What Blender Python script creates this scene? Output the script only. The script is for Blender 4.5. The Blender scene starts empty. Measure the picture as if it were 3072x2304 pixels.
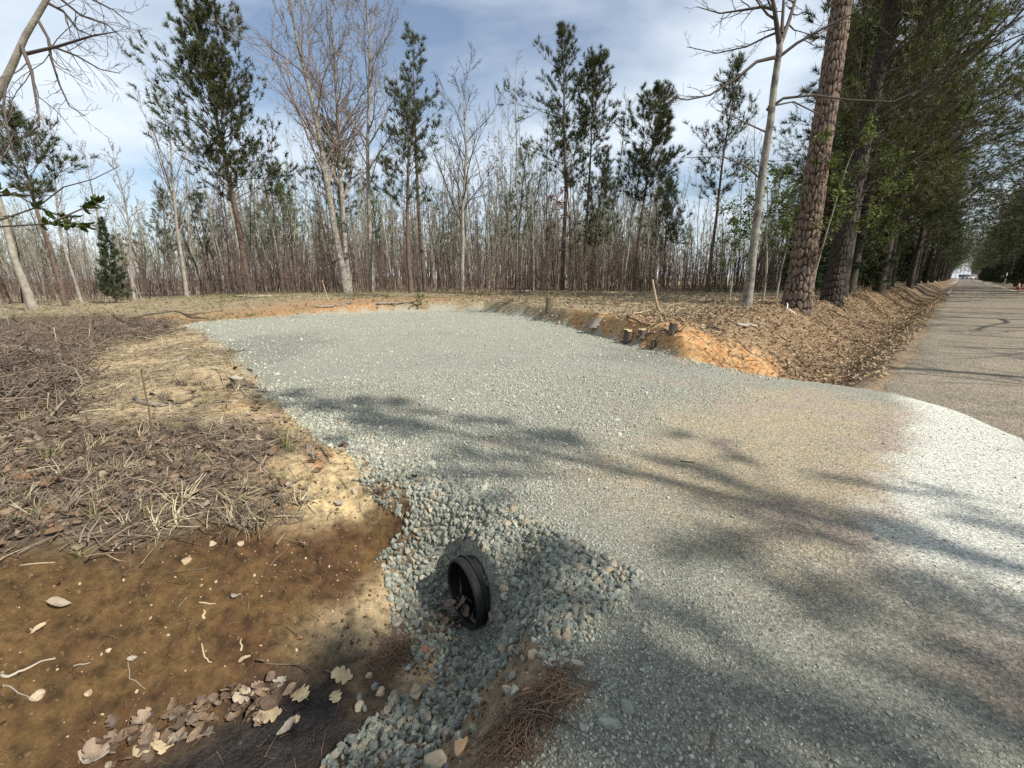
import bpy, math, random
import numpy as np

# ------------------------------------------------------------------ camera, world, sun, exposure
scene = bpy.context.scene
COL = scene.collection
CAM_H = 1.6
F_PX = 442.0                      # focal length in pixels of a 1024 wide frame
PITCH = math.radians(13.6)
cam_data = bpy.data.cameras.new('camera')
cam_data.sensor_width = 36.0
cam_data.lens = 36.0 * F_PX / 1024.0
cam_data.clip_start = 0.05
cam_data.clip_end = 4000
cam = bpy.data.objects.new('camera', cam_data)
COL.objects.link(cam)
cam.location = (0, 0, CAM_H)
cam.rotation_euler = (math.pi / 2 - PITCH, 0, 0)
scene.camera = cam

SUN_EL = math.radians(43)
SUN_AZ = math.atan2(0.84, -0.54)          # clockwise from +Y (ahead) towards +X (right)
SUN_DIR = np.array([math.sin(SUN_AZ) * math.cos(SUN_EL), math.cos(SUN_AZ) * math.cos(SUN_EL), math.sin(SUN_EL)])

world = bpy.data.worlds.new('World')
scene.world = world
world.use_nodes = True
wn, wl = world.node_tree.nodes, world.node_tree.links
wn.clear()
w_out = wn.new('ShaderNodeOutputWorld')
w_bg = wn.new('ShaderNodeBackground')
w_bg.inputs['Strength'].default_value = 0.10
w_sky = wn.new('ShaderNodeTexSky')
w_sky.sky_type = 'NISHITA'
w_sky.sun_disc = False
w_sky.sun_elevation = SUN_EL
w_sky.sun_rotation = SUN_AZ
w_sky.air_density = 1.0
w_sky.dust_density = 1.0
w_sky.ozone_density = 1.0
# thin high cloud sheets, laid out on a plane overhead
w_tc = wn.new('ShaderNodeTexCoord')
w_sep = wn.new('ShaderNodeSeparateXYZ')
wl.new(w_tc.outputs['Generated'], w_sep.inputs[0])
w_add = wn.new('ShaderNodeMath'); w_add.operation = 'ADD'; w_add.inputs[1].default_value = 0.22
wl.new(w_sep.outputs['Z'], w_add.inputs[0])
w_mx = wn.new('ShaderNodeMath'); w_mx.operation = 'MAXIMUM'; w_mx.inputs[1].default_value = 0.08
wl.new(w_add.outputs[0], w_mx.inputs[0])
w_dx = wn.new('ShaderNodeMath'); w_dx.operation = 'DIVIDE'
wl.new(w_sep.outputs['X'], w_dx.inputs[0]); wl.new(w_mx.outputs[0], w_dx.inputs[1])
w_dy = wn.new('ShaderNodeMath'); w_dy.operation = 'DIVIDE'
wl.new(w_sep.outputs['Y'], w_dy.inputs[0]); wl.new(w_mx.outputs[0], w_dy.inputs[1])
w_comb = wn.new('ShaderNodeCombineXYZ')
wl.new(w_dx.outputs[0], w_comb.inputs[0]); wl.new(w_dy.outputs[0], w_comb.inputs[1])
w_map = wn.new('ShaderNodeMapping')
w_map.inputs['Rotation'].default_value = (0, 0, 0.5)
w_map.inputs['Location'].default_value = (3.2, 1.4, 0.0)
w_map.inputs['Scale'].default_value = (0.9, 1.25, 1.0)
wl.new(w_comb.outputs[0], w_map.inputs[0])
w_n = wn.new('ShaderNodeTexNoise')
w_n.inputs['Scale'].default_value = 1.25
w_n.inputs['Detail'].default_value = 7
w_n.inputs['Roughness'].default_value = 0.52
w_n.inputs['Distortion'].default_value = 0.35
wl.new(w_map.outputs[0], w_n.inputs['Vector'])
w_r = wn.new('ShaderNodeValToRGB')
w_r.color_ramp.elements[0].position = 0.36; w_r.color_ramp.elements[0].color = (0.10, 0.10, 0.10, 1)
w_r.color_ramp.elements[1].position = 0.66; w_r.color_ramp.elements[1].color = (1, 1, 1, 1)
wl.new(w_n.outputs['Fac'], w_r.inputs[0])
w_mix = wn.new('ShaderNodeMix'); w_mix.data_type = 'RGBA'
w_mix.inputs['B'].default_value = (6.2, 6.9, 7.6, 1)      # cloud radiance in the sky texture's units
wl.new(w_r.outputs[0], w_mix.inputs['Factor'])
wl.new(w_sky.outputs[0], w_mix.inputs['A'])
wl.new(w_mix.outputs['Result'], w_bg.inputs['Color'])
wl.new(w_bg.outputs[0], w_out.inputs[0])

sun_data = bpy.data.lights.new('sun', 'SUN')
sun_data.energy = 5.0
sun_data.angle = math.radians(0.55)
sun_data.color = (1.0, 0.955, 0.88)
sun = bpy.data.objects.new('sun', sun_data)
COL.objects.link(sun)
from mathutils import Vector
sun.rotation_euler = Vector(SUN_DIR).to_track_quat('Z', 'Y').to_euler()
sun.location = (20, -12, 30)

scene.view_settings.view_transform = 'Standard'
scene.view_settings.look = 'None'
scene.view_settings.exposure = 0.5
scene.view_settings.gamma = 1.0
scene.view_settings.use_curve_mapping = False
scene.render.engine = 'CYCLES'
scene.cycles.max_bounces = 5
scene.cycles.diffuse_bounces = 3
scene.cycles.transparent_max_bounces = 8
scene.cycles.use_denoising = False

# ------------------------------------------------------------------ helpers
rng = np.random.default_rng(7)
random.seed(7)


def _hash(ix, iy, seed):
    h = (ix.astype(np.int64) * 374761393 + iy.astype(np.int64) * 668265263 + seed * 974634777) & 0xffffffff
    h = ((h ^ (h >> 13)) * 1274126177) & 0xffffffff
    h = h ^ (h >> 16)
    return (h & 0xffff) / 65535.0


def vnoise(x, y, seed=0):
    ix, iy = np.floor(x), np.floor(y)
    fx, fy = x - ix, y - iy
    fx = fx * fx * (3 - 2 * fx); fy = fy * fy * (3 - 2 * fy)
    a = _hash(ix, iy, seed); b = _hash(ix + 1, iy, seed)
    c = _hash(ix, iy + 1, seed); d = _hash(ix + 1, iy + 1, seed)
    return (a + (b - a) * fx) * (1 - fy) + (c + (d - c) * fx) * fy


def fbm(x, y, octaves=4, seed=0, gain=0.5):
    x = np.asarray(x, float); y = np.asarray(y, float)
    v = 0; a = 1; t = 0
    for o in range(octaves):
        v = v + a * vnoise(x * 2 ** o + 17.3 * o, y * 2 ** o - 9.1 * o, seed + o)
        t += a; a *= gain
    return v / t * 2 - 1            # about -1..1


def sstep(a, b, x):
    t = np.clip((x - a) / (b - a), 0, 1)
    return t * t * (3 - 2 * t)


def mesh_np(name, V, F4=None, F3=None, mi4=None, mi3=None, smooth=True):
    me = bpy.data.meshes.new(name)
    V = np.asarray(V, np.float32)
    F4 = np.zeros((0, 4), np.int32) if F4 is None or len(F4) == 0 else np.asarray(F4, np.int32)
    F3 = np.zeros((0, 3), np.int32) if F3 is None or len(F3) == 0 else np.asarray(F3, np.int32)
    n4, n3 = len(F4), len(F3)
    loops = np.concatenate([F4.ravel(), F3.ravel()]).astype(np.int32)
    me.vertices.add(len(V)); me.vertices.foreach_set('co', V.ravel())
    me.loops.add(len(loops)); me.loops.foreach_set('vertex_index', loops)
    me.polygons.add(n4 + n3)
    st = np.concatenate([np.arange(n4) * 4, 4 * n4 + np.arange(n3) * 3]).astype(np.int32)
    me.polygons.foreach_set('loop_start', st)
    mi = np.concatenate([np.zeros(n4, np.int32) if mi4 is None else np.asarray(mi4, np.int32),
                         np.zeros(n3, np.int32) if mi3 is None else np.asarray(mi3, np.int32)])
    me.polygons.foreach_set('material_index', mi)
    me.polygons.foreach_set('use_smooth', np.full(n4 + n3, smooth))
    me.update(calc_edges=True)
    return me


class Buf:
    """collects tubes and triangles for one mesh"""
    def __init__(self):
        self.V, self.Q, self.T, self.mq, self.mt, self.n = [], [], [], [], [], 0

    def add(self, V, Q=None, T=None, mi=0):
        if Q is not None and len(Q):
            self.Q.append(np.asarray(Q) + self.n); self.mq.append(np.full(len(Q), mi))
        if T is not None and len(T):
            self.T.append(np.asarray(T) + self.n); self.mt.append(np.full(len(T), mi))
        self.V.append(np.asarray(V, float)); self.n += len(V)

    def tube(self, pts, rad, sides=5, mi=0, cap=False):
        P = np.asarray(pts, float); k = len(P)
        r = np.broadcast_to(np.asarray(rad, float), (k,))
        T = np.gradient(P, axis=0)
        T /= np.linalg.norm(T, axis=1, keepdims=True) + 1e-9
        m = np.abs(T.mean(0))
        ref = np.array([1.0, 0, 0]) if m[0] <= min(m[1], m[2]) else (np.array([0, 1.0, 0]) if m[1] <= m[2] else np.array([0, 0, 1.0]))
        U = np.cross(T, ref); U /= np.linalg.norm(U, axis=1, keepdims=True) + 1e-9
        W = np.cross(T, U)
        a = np.arange(sides) * 2 * np.pi / sides
        V = P[:, None] + r[:, None, None] * (np.cos(a)[None, :, None] * U[:, None] + np.sin(a)[None, :, None] * W[:, None])
        i = (np.arange(k - 1) * sides)[:, None]; j = np.arange(sides)[None]; j2 = (j + 1) % sides
        Q = np.stack([i + j, i + j2, i + sides + j2, i + sides + j], -1).reshape(-1, 4)
        V = V.reshape(-1, 3)
        tris = None
        if cap:
            V = np.concatenate([V, P[:1], P[-1:]])
            jj = np.arange(sides); j2 = (jj + 1) % sides
            t0 = np.stack([np.full(sides, k * sides), j2, jj], -1)
            t1 = np.stack([np.full(sides, k * sides + 1), (k - 1) * sides + jj, (k - 1) * sides + j2], -1)
            tris = np.concatenate([t0, t1])
        self.add(V, Q, tris, mi)

    def mesh(self, name, mats=(), smooth=True):
        me = mesh_np(name, np.concatenate(self.V), np.concatenate(self.Q) if self.Q else None,
                     np.concatenate(self.T) if self.T else None,
                     np.concatenate(self.mq) if self.mq else None, np.concatenate(self.mt) if self.mt else None, smooth)
        for m in mats:
            me.materials.append(m)
        return me


def link(name, data, parent=None, loc=(0, 0, 0), rotz=0.0, scale=1.0):
    o = bpy.data.objects.new(name, data)
    COL.objects.link(o)
    o.location = loc
    o.rotation_euler = (0, 0, rotz)
    o.scale = (scale,) * 3 if np.isscalar(scale) else scale
    if parent is not None:
        o.parent = parent
    return o


def tag(o, label=None, cat=None, group=None, kind=None):
    if label: o['label'] = label
    if cat: o['category'] = cat
    if group: o['group'] = group
    if kind: o['kind'] = kind
    return o


# ---- node material helper
def mat(name, base=(0.5, 0.5, 0.5), var=None, scale=8.0, rough=0.9, bump=0.0, bscale=40.0, rnd=None, spec=0.2,
        trans=0.0, attr=None, detail=5, coord='Object'):
    """base colour, a second colour mixed by noise, optional per-object random ramp, bump"""
    m = bpy.data.materials.new(name)
    m.use_nodes = True
    nt = m.node_tree; n, l = nt.nodes, nt.links
    p = n['Principled BSDF']
    p.inputs['Roughness'].default_value = rough
    p.inputs['Specular IOR Level'].default_value = spec
    tc = n.new('ShaderNodeTexCoord')
    src = None
    if rnd:
        oi = n.new('ShaderNodeObjectInfo')
        rp = n.new('ShaderNodeValToRGB')
        rp.color_ramp.interpolation = 'LINEAR'
        els = rp.color_ramp.elements
        while len(els) < len(rnd): els.new(0.5)
        for i, c in enumerate(rnd):
            els[i].position = i / max(1, len(rnd) - 1); els[i].color = (*c, 1)
        l.new(oi.outputs['Random'], rp.inputs[0])
        src = rp.outputs[0]
    nz = n.new('ShaderNodeTexNoise'); nz.inputs['Scale'].default_value = scale; nz.inputs['Detail'].default_value = detail
    l.new(tc.outputs[coord], nz.inputs['Vector'])
    mr = n.new('ShaderNodeMapRange'); mr.inputs[1].default_value = 0.3; mr.inputs[2].default_value = 0.7
    l.new(nz.outputs['Fac'], mr.inputs[0])
    mx = n.new('ShaderNodeMix'); mx.data_type = 'RGBA'
    l.new(mr.outputs[0], mx.inputs['Factor'])
    if src is not None:
        l.new(src, mx.inputs['A'])
        hs = n.new('ShaderNodeMix'); hs.data_type = 'RGBA'; hs.blend_type = 'MULTIPLY'; hs.inputs['Factor'].default_value = 1
        l.new(src, hs.inputs['A']); hs.inputs['B'].default_value = (*(var or (0.6, 0.6, 0.6)), 1)
        l.new(hs.outputs['Result'], mx.inputs['B'])
    else:
        mx.inputs['A'].default_value = (*base, 1)
        mx.inputs['B'].default_value = (*(var or tuple(c * 0.6 for c in base)), 1)
    l.new(mx.outputs['Result'], p.inputs['Base Color'])
    if bump:
        nb = n.new('ShaderNodeTexNoise'); nb.inputs['Scale'].default_value = bscale; nb.inputs['Detail'].default_value = 4
        l.new(tc.outputs[coord], nb.inputs['Vector'])
        b = n.new('ShaderNodeBump'); b.inputs['Strength'].default_value = bump; b.inputs['Distance'].default_value = 0.02
        l.new(nb.outputs['Fac'], b.inputs['Height']); l.new(b.outputs[0], p.inputs['Normal'])
    if trans:
        tr = n.new('ShaderNodeBsdfTranslucent')
        l.new(mx.outputs['Result'], tr.inputs['Color'])
        ms = n.new('ShaderNodeMixShader'); ms.inputs[0].default_value = trans
        out = n['Material Output']
        l.new(p.outputs[0], ms.inputs[1]); l.new(tr.outputs[0], ms.inputs[2]); l.new(ms.outputs[0], out.inputs[0])
    return m
# ------------------------------------------------------------------ terrain
# road frame: s runs along the road, n to the left of it; the camera stands at s = n = 0 on the road's left edge
A_ROAD = math.radians(44.6)
RS, RC = math.sin(A_ROAD), math.cos(A_ROAD)


def to_sn(X, Y):
    return X * RS + Y * RC, -X * RC + Y * RS


def to_xy(s, n):
    return s * RS - n * RC, s * RC + n * RS


ROAD_L, ROAD_R = 0.5, -4.8
DITCH_N = 1.95
PIPE_S = 1.52          # where the culvert's near mouth sits along the ditch
PIPE_R = 0.215
PIPE_Z = -0.385

A_P = A_ROAD + math.radians(13)                     # the pipe lies a little askew to the road
Rv = np.array([math.sin(A_P), math.cos(A_P), 0.0]); Nv = np.array([-math.cos(A_P), math.sin(A_P), 0.0]); Zv = np.array([0, 0, 1.0])
x0, y0 = to_xy(PIPE_S, DITCH_N)
PC = np.array([x0, y0, PIPE_Z]) + Rv * 0.03

DRIVE = np.array([(-3, 0.15), (-1, 0.0), (0.5, -0.35), (2, -0.55), (3.8, -0.62), (5.5, -0.66), (6.6, -0.5), (7.5, 0.0), (7.95, 0.5),
                  (8.05, 1.2), (8.05, 2.0), (8.5, 3.6), (9.7, 5.8), (11.4, 8.8), (13.0, 12.3), (13.5, 15.2), (12.6, 16.9), (10.9, 17.9),
                  (6.9, 19.0), (4.2, 19.0), (2.9, 18.0), (2.8, 15.4), (2.5, 10.9), (2.15, 8.7), (1.85, 6.3), (1.68, 4.0), (1.68, 3.1),
                  (1.78, 2.6), (1.92, 1.95), (1.80, 1.5), (1.45, 1.12), (1.15, 0.85), (0.85, 0.68), (-0.5, 0.58), (-3, 0.55)])


def poly_sd(px, py, poly):
    """signed distance, positive inside"""
    px = np.asarray(px, float); py = np.asarray(py, float)
    d2 = np.full(px.shape, 1e18); inside = np.zeros(px.shape, bool)
    m = len(poly)
    for i in range(m):
        ax, ay = poly[i]; bx, by = poly[(i + 1) % m]
        ex, ey = bx - ax, by - ay
        t = np.clip(((px - ax) * ex + (py - ay) * ey) / (ex * ex + ey * ey), 0, 1)
        dx, dy = px - ax - t * ex, py - ay - t * ey
        d2 = np.minimum(d2, dx * dx + dy * dy)
        c = (ay > py) != (by > py)
        if ay != by:
            inside ^= c & (px < (bx - ax) * (py - ay) / (by - ay) + ax)
    d = np.sqrt(d2)
    return np.where(inside, d, -d)


def drive_sd(X, Y):
    s, n = to_sn(X, Y)
    return poly_sd(s, n, DRIVE)


def terrain(X, Y, fine=True):
    X = np.asarray(X, float); Y = np.asarray(Y, float)
    s, n = to_sn(X, Y)
    right = sstep(3.0, 11.0, s)
    # open field
    field = 0.04 + 0.52 * right * sstep(60, 5, n) * sstep(1.5, 4.5, n) + 0.25 * sstep(14, 45, n) * sstep(-5, 25, s)
    field = field + 0.10 * fbm(X * 0.09, Y * 0.09, 3, 3) * sstep(3, 9, n)
    # low ground further left
    field = field - 0.25 * sstep(-8, -40, X) * sstep(3, 8, n)
    # ditch
    wob = 0.10 * fbm(s * 0.35, s * 0.0 + 3.3, 2, 11) * sstep(2.5, 5, np.abs(s - 2) )
    nn = n - wob
    bot = -0.62 - 0.14 * right
    in_sl = sstep(0.62, DITCH_N - 0.12, nn)
    out_sl = sstep(DITCH_N + 0.12, 3.75 + 0.5 * right, nn)
    z = np.where(nn < DITCH_N, in_sl * bot, bot + out_sl * (field - bot))
    # slumped lip on the left bank
    z = z + 0.05 * np.exp(-((nn - 3.7) / 0.35) ** 2) * (1 - right) * (0.6 + fbm(X * 1.3, Y * 1.3, 2, 9))
    # far side of the road
    rr = -(n - ROAD_R)
    z = np.where(n < ROAD_R, -0.10 * sstep(0.3, 1.5, rr) + 0.55 * sstep(1.8, 5.0, rr) * sstep(30, 60, s) + 0.3 * sstep(1.8, 6, rr), z)
    z = np.where((n <= 0.62) & (n >= ROAD_R), -0.006 * np.abs(n + 2.1), z)
    if fine:
        rough = sstep(2.2, 4.2, n) * 1.0
        z = z + 0.09 * fbm(X * 2.2, Y * 2.2, 4, 23) * sstep(8.3, 9.2, s) * sstep(2.6, 3.6, n) * sstep(12, 9, n)
        z = z + rough * (0.035 * fbm(X * 1.1, Y * 1.1, 3, 21) + 0.02 * fbm(X * 4.5, Y * 4.5, 3, 5))
        bank = sstep(0.7, 1.2, n) * sstep(4.2, 3.0, n)
        z = z + bank * (0.03 * fbm(X * 2.6, Y * 2.6, 3, 31) + 0.014 * fbm(X * 11, Y * 11, 3, 33, 0.6))
    # crushed stone fill of the driveway
    sd = poly_sd(s, n, DRIVE) + (0.06 * fbm(X * 1.7, Y * 1.7, 2, 41) if fine else 0)
    fill = sstep(-0.42, 0.06, sd)
    pa = (X - PC[0]) * Rv[0] + (Y - PC[1]) * Rv[1]; pn = (X - PC[0]) * Nv[0] + (Y - PC[1]) * Nv[1]
    at_mouth = sstep(0.40, 0.26, np.abs(pn))
    fill = fill * (1 - at_mouth * sstep(0.12, 0.0, pa))
    w = np.exp(-(pn / 0.40) ** 4) * sstep(-0.01, 0.13, pa) * sstep(0.9, 0.5, pa)
    top = -0.10 + 0.12 * sstep(0, 0.5, pa) - 0.13 * (pn / 0.35) ** 2
    zd = 0.02 + 0.05 * sstep(0, 2.5, sd) * sstep(0.6, 3.0, n) + 0.05 * sstep(6, 18, n)
    if fine:
        zd = zd + (0.022 * fbm(X * 0.8, Y * 0.8, 3, 51) + 0.008 * fbm(X * 5, Y * 5, 3, 52)) * sstep(-1.0, 1.0, n)
    z = z + fill * (zd - z)
    # stone banked up round the pipe's mouth
    z = np.where(w > 0, np.maximum(z, z + w * (top - z)), z)
    return z


def ray(px, py):
    """direction of a photo pixel (3072 wide) as right / forward / up"""
    u, w = px / 3.0 - 512.0, 384.0 - py / 3.0
    return np.array([u, F_PX * math.cos(PITCH) + w * math.sin(PITCH), w * math.cos(PITCH) - F_PX * math.sin(PITCH)])


def gp(px, py, dz=0.0):
    """point of the ground that shows there"""
    d = ray(px, py)
    lo = None
    ts = np.concatenate([np.linspace(0.5, 12, 600), np.linspace(12, 120, 800), np.linspace(120, 600, 300)]) / np.hypot(d[0], d[1])
    P = ts[:, None] * d
    z = terrain(P[:, 0], P[:, 1])
    below = np.nonzero(P[:, 2] + CAM_H <= z)[0]
    i = below[0] if len(below) else len(ts) - 1
    return np.array([P[i, 0], P[i, 1], z[i] + dz])


def at(px, py, fwd):
    """point on a pixel's ray at a forward distance"""
    d = ray(px, py)
    return np.array([0, 0, CAM_H]) + d * (fwd / d[1])


def axis(lo, hi, c0, c1, d, g, dmax):
    a = list(np.arange(c0, c1, d))
    x, st = a[-1], d
    while x < hi:
        st = min(st * g, dmax); x += st; a.append(x)
    b = []; x, st = c0, d
    while x > lo:
        st = min(st * g, dmax); x -= st; b.append(x)
    return np.array(b[::-1] + a)


gx = np.union1d(axis(-420, 620, -3.2, 2.6, 0.034, 1.026, 14.0), np.arange(-0.62, 0.12, 0.0113))
gy = np.union1d(axis(-70, 700, 0.7, 4.6, 0.034, 1.026, 14.0), np.arange(2.2, 2.85, 0.0113))
GX, GY = np.meshgrid(gx, gy)
GZ = terrain(GX, GY)


def patch(poly_px, X, Y, soft=0.5, noise=0.6, scale=0.8, seed=0):
    poly = [gp(*p)[:2] for p in poly_px]
    sd = poly_sd(X, Y, poly) + noise * fbm(X * scale, Y * scale, 4, 60 + seed)
    return sstep(-soft, soft, sd)


TAN_PX = [(250, 1035), (420, 1005), (640, 1000), (720, 1080), (760, 1150), (640, 1200), (560, 1290), (300, 1215), (180, 1130)]
CLAY_PX = [(1500, 950), (1720, 940), (1950, 975), (2180, 1020), (2340, 1055), (2390, 1140), (2050, 1090), (1860, 1035), (1700, 990)]
DARK_PX = [(-400, 960), (300, 955), (560, 975), (330, 1035), (200, 1110), (330, 1250), (560, 1300), (760, 1290), (900, 1390), (960, 1520), (1010, 1630), (800, 1730), (450, 1820), (0, 1930), (-900, 2050)]


def soils(X, Y):
    s, n = to_sn(X, Y)
    M = {}
    sd = drive_sd(X, Y)
    M['sd'] = sd
    near_pipe = np.exp(-(((s - PIPE_S - 0.1) / 0.42) ** 4 + ((n - DITCH_N) / 0.45) ** 4)) * (s > PIPE_S - 0.25)
    M['gravel'] = sstep(-0.10, 0.05, 0.5 * near_pipe + 0.3 * sstep(0.55, 0.3, n) * sstep(1.0, 2.0, s) + sd + 0.16 * fbm(X * 2.2, Y * 2.2, 4, 71) + 0.20 * sstep(0.6, 0, np.abs(n - DITCH_N) - 0.3) * sstep(0.9, 1.3, s) * sstep(3, 2, s))
    M['tan'] = patch(TAN_PX, X, Y, 0.6, 1.2, 0.6, 1)
    M['clay'] = patch(CLAY_PX, X, Y, 0.35, 0.5, 0.9, 2)
    M['dark'] = patch(DARK_PX, X, Y, 0.35, 0.9, 0.9, 3)
    thr = np.clip(3.42 - 0.36 * s, 2.85, 4.2)
    M['bank'] = sstep(0.14, -0.14, n - thr + 0.25 * fbm(X * 1.8, Y * 1.8, 4, 74)) * sstep(1.2, 1.9, n) * sstep(2.2, 1.4, s)
    M['mud'] = np.exp(-((n - DITCH_N - 0.06) / 0.34) ** 4) * sstep(1.15, 0.75, s)
    M['edge'] = sstep(-0.85, -0.2, sd + 0.5 * fbm(X * 1.2, Y * 1.2, 3, 77)) * sstep(2.6, 3.2, n) * sstep(9, 5, n) * sstep(4, 2, s)
    M['litter_r'] = sstep(8.2, 9.5, s) * sstep(7.5, 5.0, n + 0.9 * fbm(X * 0.4, Y * 0.4, 3, 78)) * (n > 0.5)
    M['far_orange'] = sstep(16, 19, n + 1.2 * fbm(X * 0.25, Y * 0.25, 3, 79)) * sstep(27, 22, n) * sstep(22, 12, s)
    M['shoulder'] = sstep(0.2, 0.5, n) * sstep(1.7, 0.8, n)
    return M


def lerp(C, c, w):
    return C + (np.asarray(c) - C) * w[..., None]


def soil_color(X, Y):
    M = soils(X, Y)
    s, n = to_sn(X, Y)
    g1 = fbm(X * 0.35, Y * 0.35, 4, 80); g2 = fbm(X * 1.5, Y * 1.5, 4, 84); g3 = fbm(X * 6, Y * 6, 3, 88)
    C = np.zeros(X.shape + (3,)) + np.array([0.235, 0.185, 0.110])
    C = lerp(C, [0.17, 0.165, 0.075], sstep(0.0, 0.45, g1) * sstep(12, 22, n))          # greenish winter grass
    C = lerp(C, [0.33, 0.25, 0.15], sstep(0.05, 0.5, g2) * 0.7)
    C = lerp(C, [0.33, 0.185, 0.085], M['far_orange'] * (0.55 + 0.45 * sstep(-0.2, 0.4, g2)))
    C = lerp(C, [0.185, 0.122, 0.070], M['litter_r'] * 0.85)
    C = lerp(C, [0.100, 0.072, 0.048], M['dark'] * 0.9)
    C = lerp(C, [0.47, 0.355, 0.205], M['tan'] * (0.75 + 0.25 * g2))
    C = lerp(C, [0.34, 0.235, 0.125], M['tan'] * sstep(0.15, 0.5, g3) * 0.8)
    C = lerp(C, [0.40, 0.205, 0.078], M['clay'] * (0.85 + 0.15 * g2))
    C = lerp(C, [0.36, 0.24, 0.12], M['clay'] * sstep(0.0, 0.4, g3))
    C = lerp(C, [0.42, 0.315, 0.165], M['edge'] * (0.6 + 0.5 * sstep(-0.1, 0.4, g2)))
    C = lerp(C, [0.27, 0.135, 0.066], M['edge'] * sstep(0.1, 0.4, g3) * 0.7)
    C = lerp(C, [0.088, 0.051, 0.019], M['bank'])
    C = lerp(C, [0.060, 0.030, 0.013], M['bank'] * sstep(-0.1, 0.35, 0.5 * g2 + 0.6 * g3) * 0.8)
    C = lerp(C, [0.36, 0.27, 0.155], M['bank'] * sstep(0.55, 1.0, s + 0.2 * g2) * sstep(2.75, 2.45, n + 0.15 * g2) * 0.9)
    C = lerp(C, [0.21, 0.150, 0.095], M['shoulder'] * (1 - M['gravel']))
    C = lerp(C, [0.020, 0.017, 0.015], M['mud'] * sstep(-0.45, 0.05, g2 + 0.25 + 0.3 * g3))
    gl = np.zeros(X.shape + (3,)) + np.array([0.435, 0.43, 0.345])
    gl = lerp(gl, [0.33, 0.33, 0.265], sstep(0.0, 0.5, g1 + 0.3 * g2))
    gl = gl * 0.80
    tanp = sstep(2.9, 1.3, n + 0.7 * g2) * sstep(1.9, 3.3, s + 0.3 * g3) * sstep(7.8, 6.6, s)
    gl = lerp(gl, [0.52, 0.415, 0.265], tanp * (0.75 + 0.25 * g3))
    gl = lerp(gl, [0.46, 0.36, 0.29], tanp * sstep(0.1, 0.4, g2) * 0.7)       # trodden fines near the road
    gl = lerp(gl, [0.45, 0.36, 0.27], sstep(0.25, 0.5, g2) * sstep(7, 3, n) * 0.7)
    gl = lerp(gl, [0.76, 0.75, 0.64], sstep(0.42, -0.05, n + 0.25 * g2 + 0.12 * g3) * sstep(2.4, 3.6, s))         # pale stone dust on the road edge
    C = C + (gl - C) * M['gravel'][..., None]
    return np.clip(C, 0.01, 0.9), M


GC, GM = soil_color(GX, GY)
ny, nx = GX.shape
idx = np.arange(ny * nx).reshape(ny, nx)
quads = np.stack([idx[:-1, :-1], idx[:-1, 1:], idx[1:, 1:], idx[1:, :-1]], -1).reshape(-1, 4)
cx = (GX[:-1, :-1] + GX[1:, 1:]).ravel() / 2; cy = (GY[:-1, :-1] + GY[1:, 1:]).ravel() / 2
fs, fn = to_sn(cx, cy)
zmin = np.minimum.reduce([GZ[:-1, :-1], GZ[:-1, 1:], GZ[1:, 1:], GZ[1:, :-1]]).ravel()
zmax = np.maximum.reduce([GZ[:-1, :-1], GZ[:-1, 1:], GZ[1:, 1:], GZ[1:, :-1]]).ravel()
vs_, vn_ = to_sn(GX, GY)
pa = (GX - PC[0]) * Rv[0] + (GY - PC[1]) * Rv[1]; pn = (GX - PC[0]) * Nv[0] + (GY - PC[1]) * Nv[1]
in_pipe = (np.hypot(pn, GZ - PIPE_Z) < PIPE_R * 0.97) & (pa > -0.01) & (pa < 0.8)
mouth = (in_pipe[:-1, :-1] & in_pipe[:-1, 1:] & in_pipe[1:, 1:] & in_pipe[1:, :-1]).ravel()
fsd = drive_sd(cx, cy)
gm = (GM['gravel'][:-1, :-1] + GM['gravel'][1:, 1:]).ravel() / 2
is_drive = (gm > 0.5) | ((fn < 0.6) & (fn > ROAD_R + 1) & (fsd > -0.5))


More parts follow.
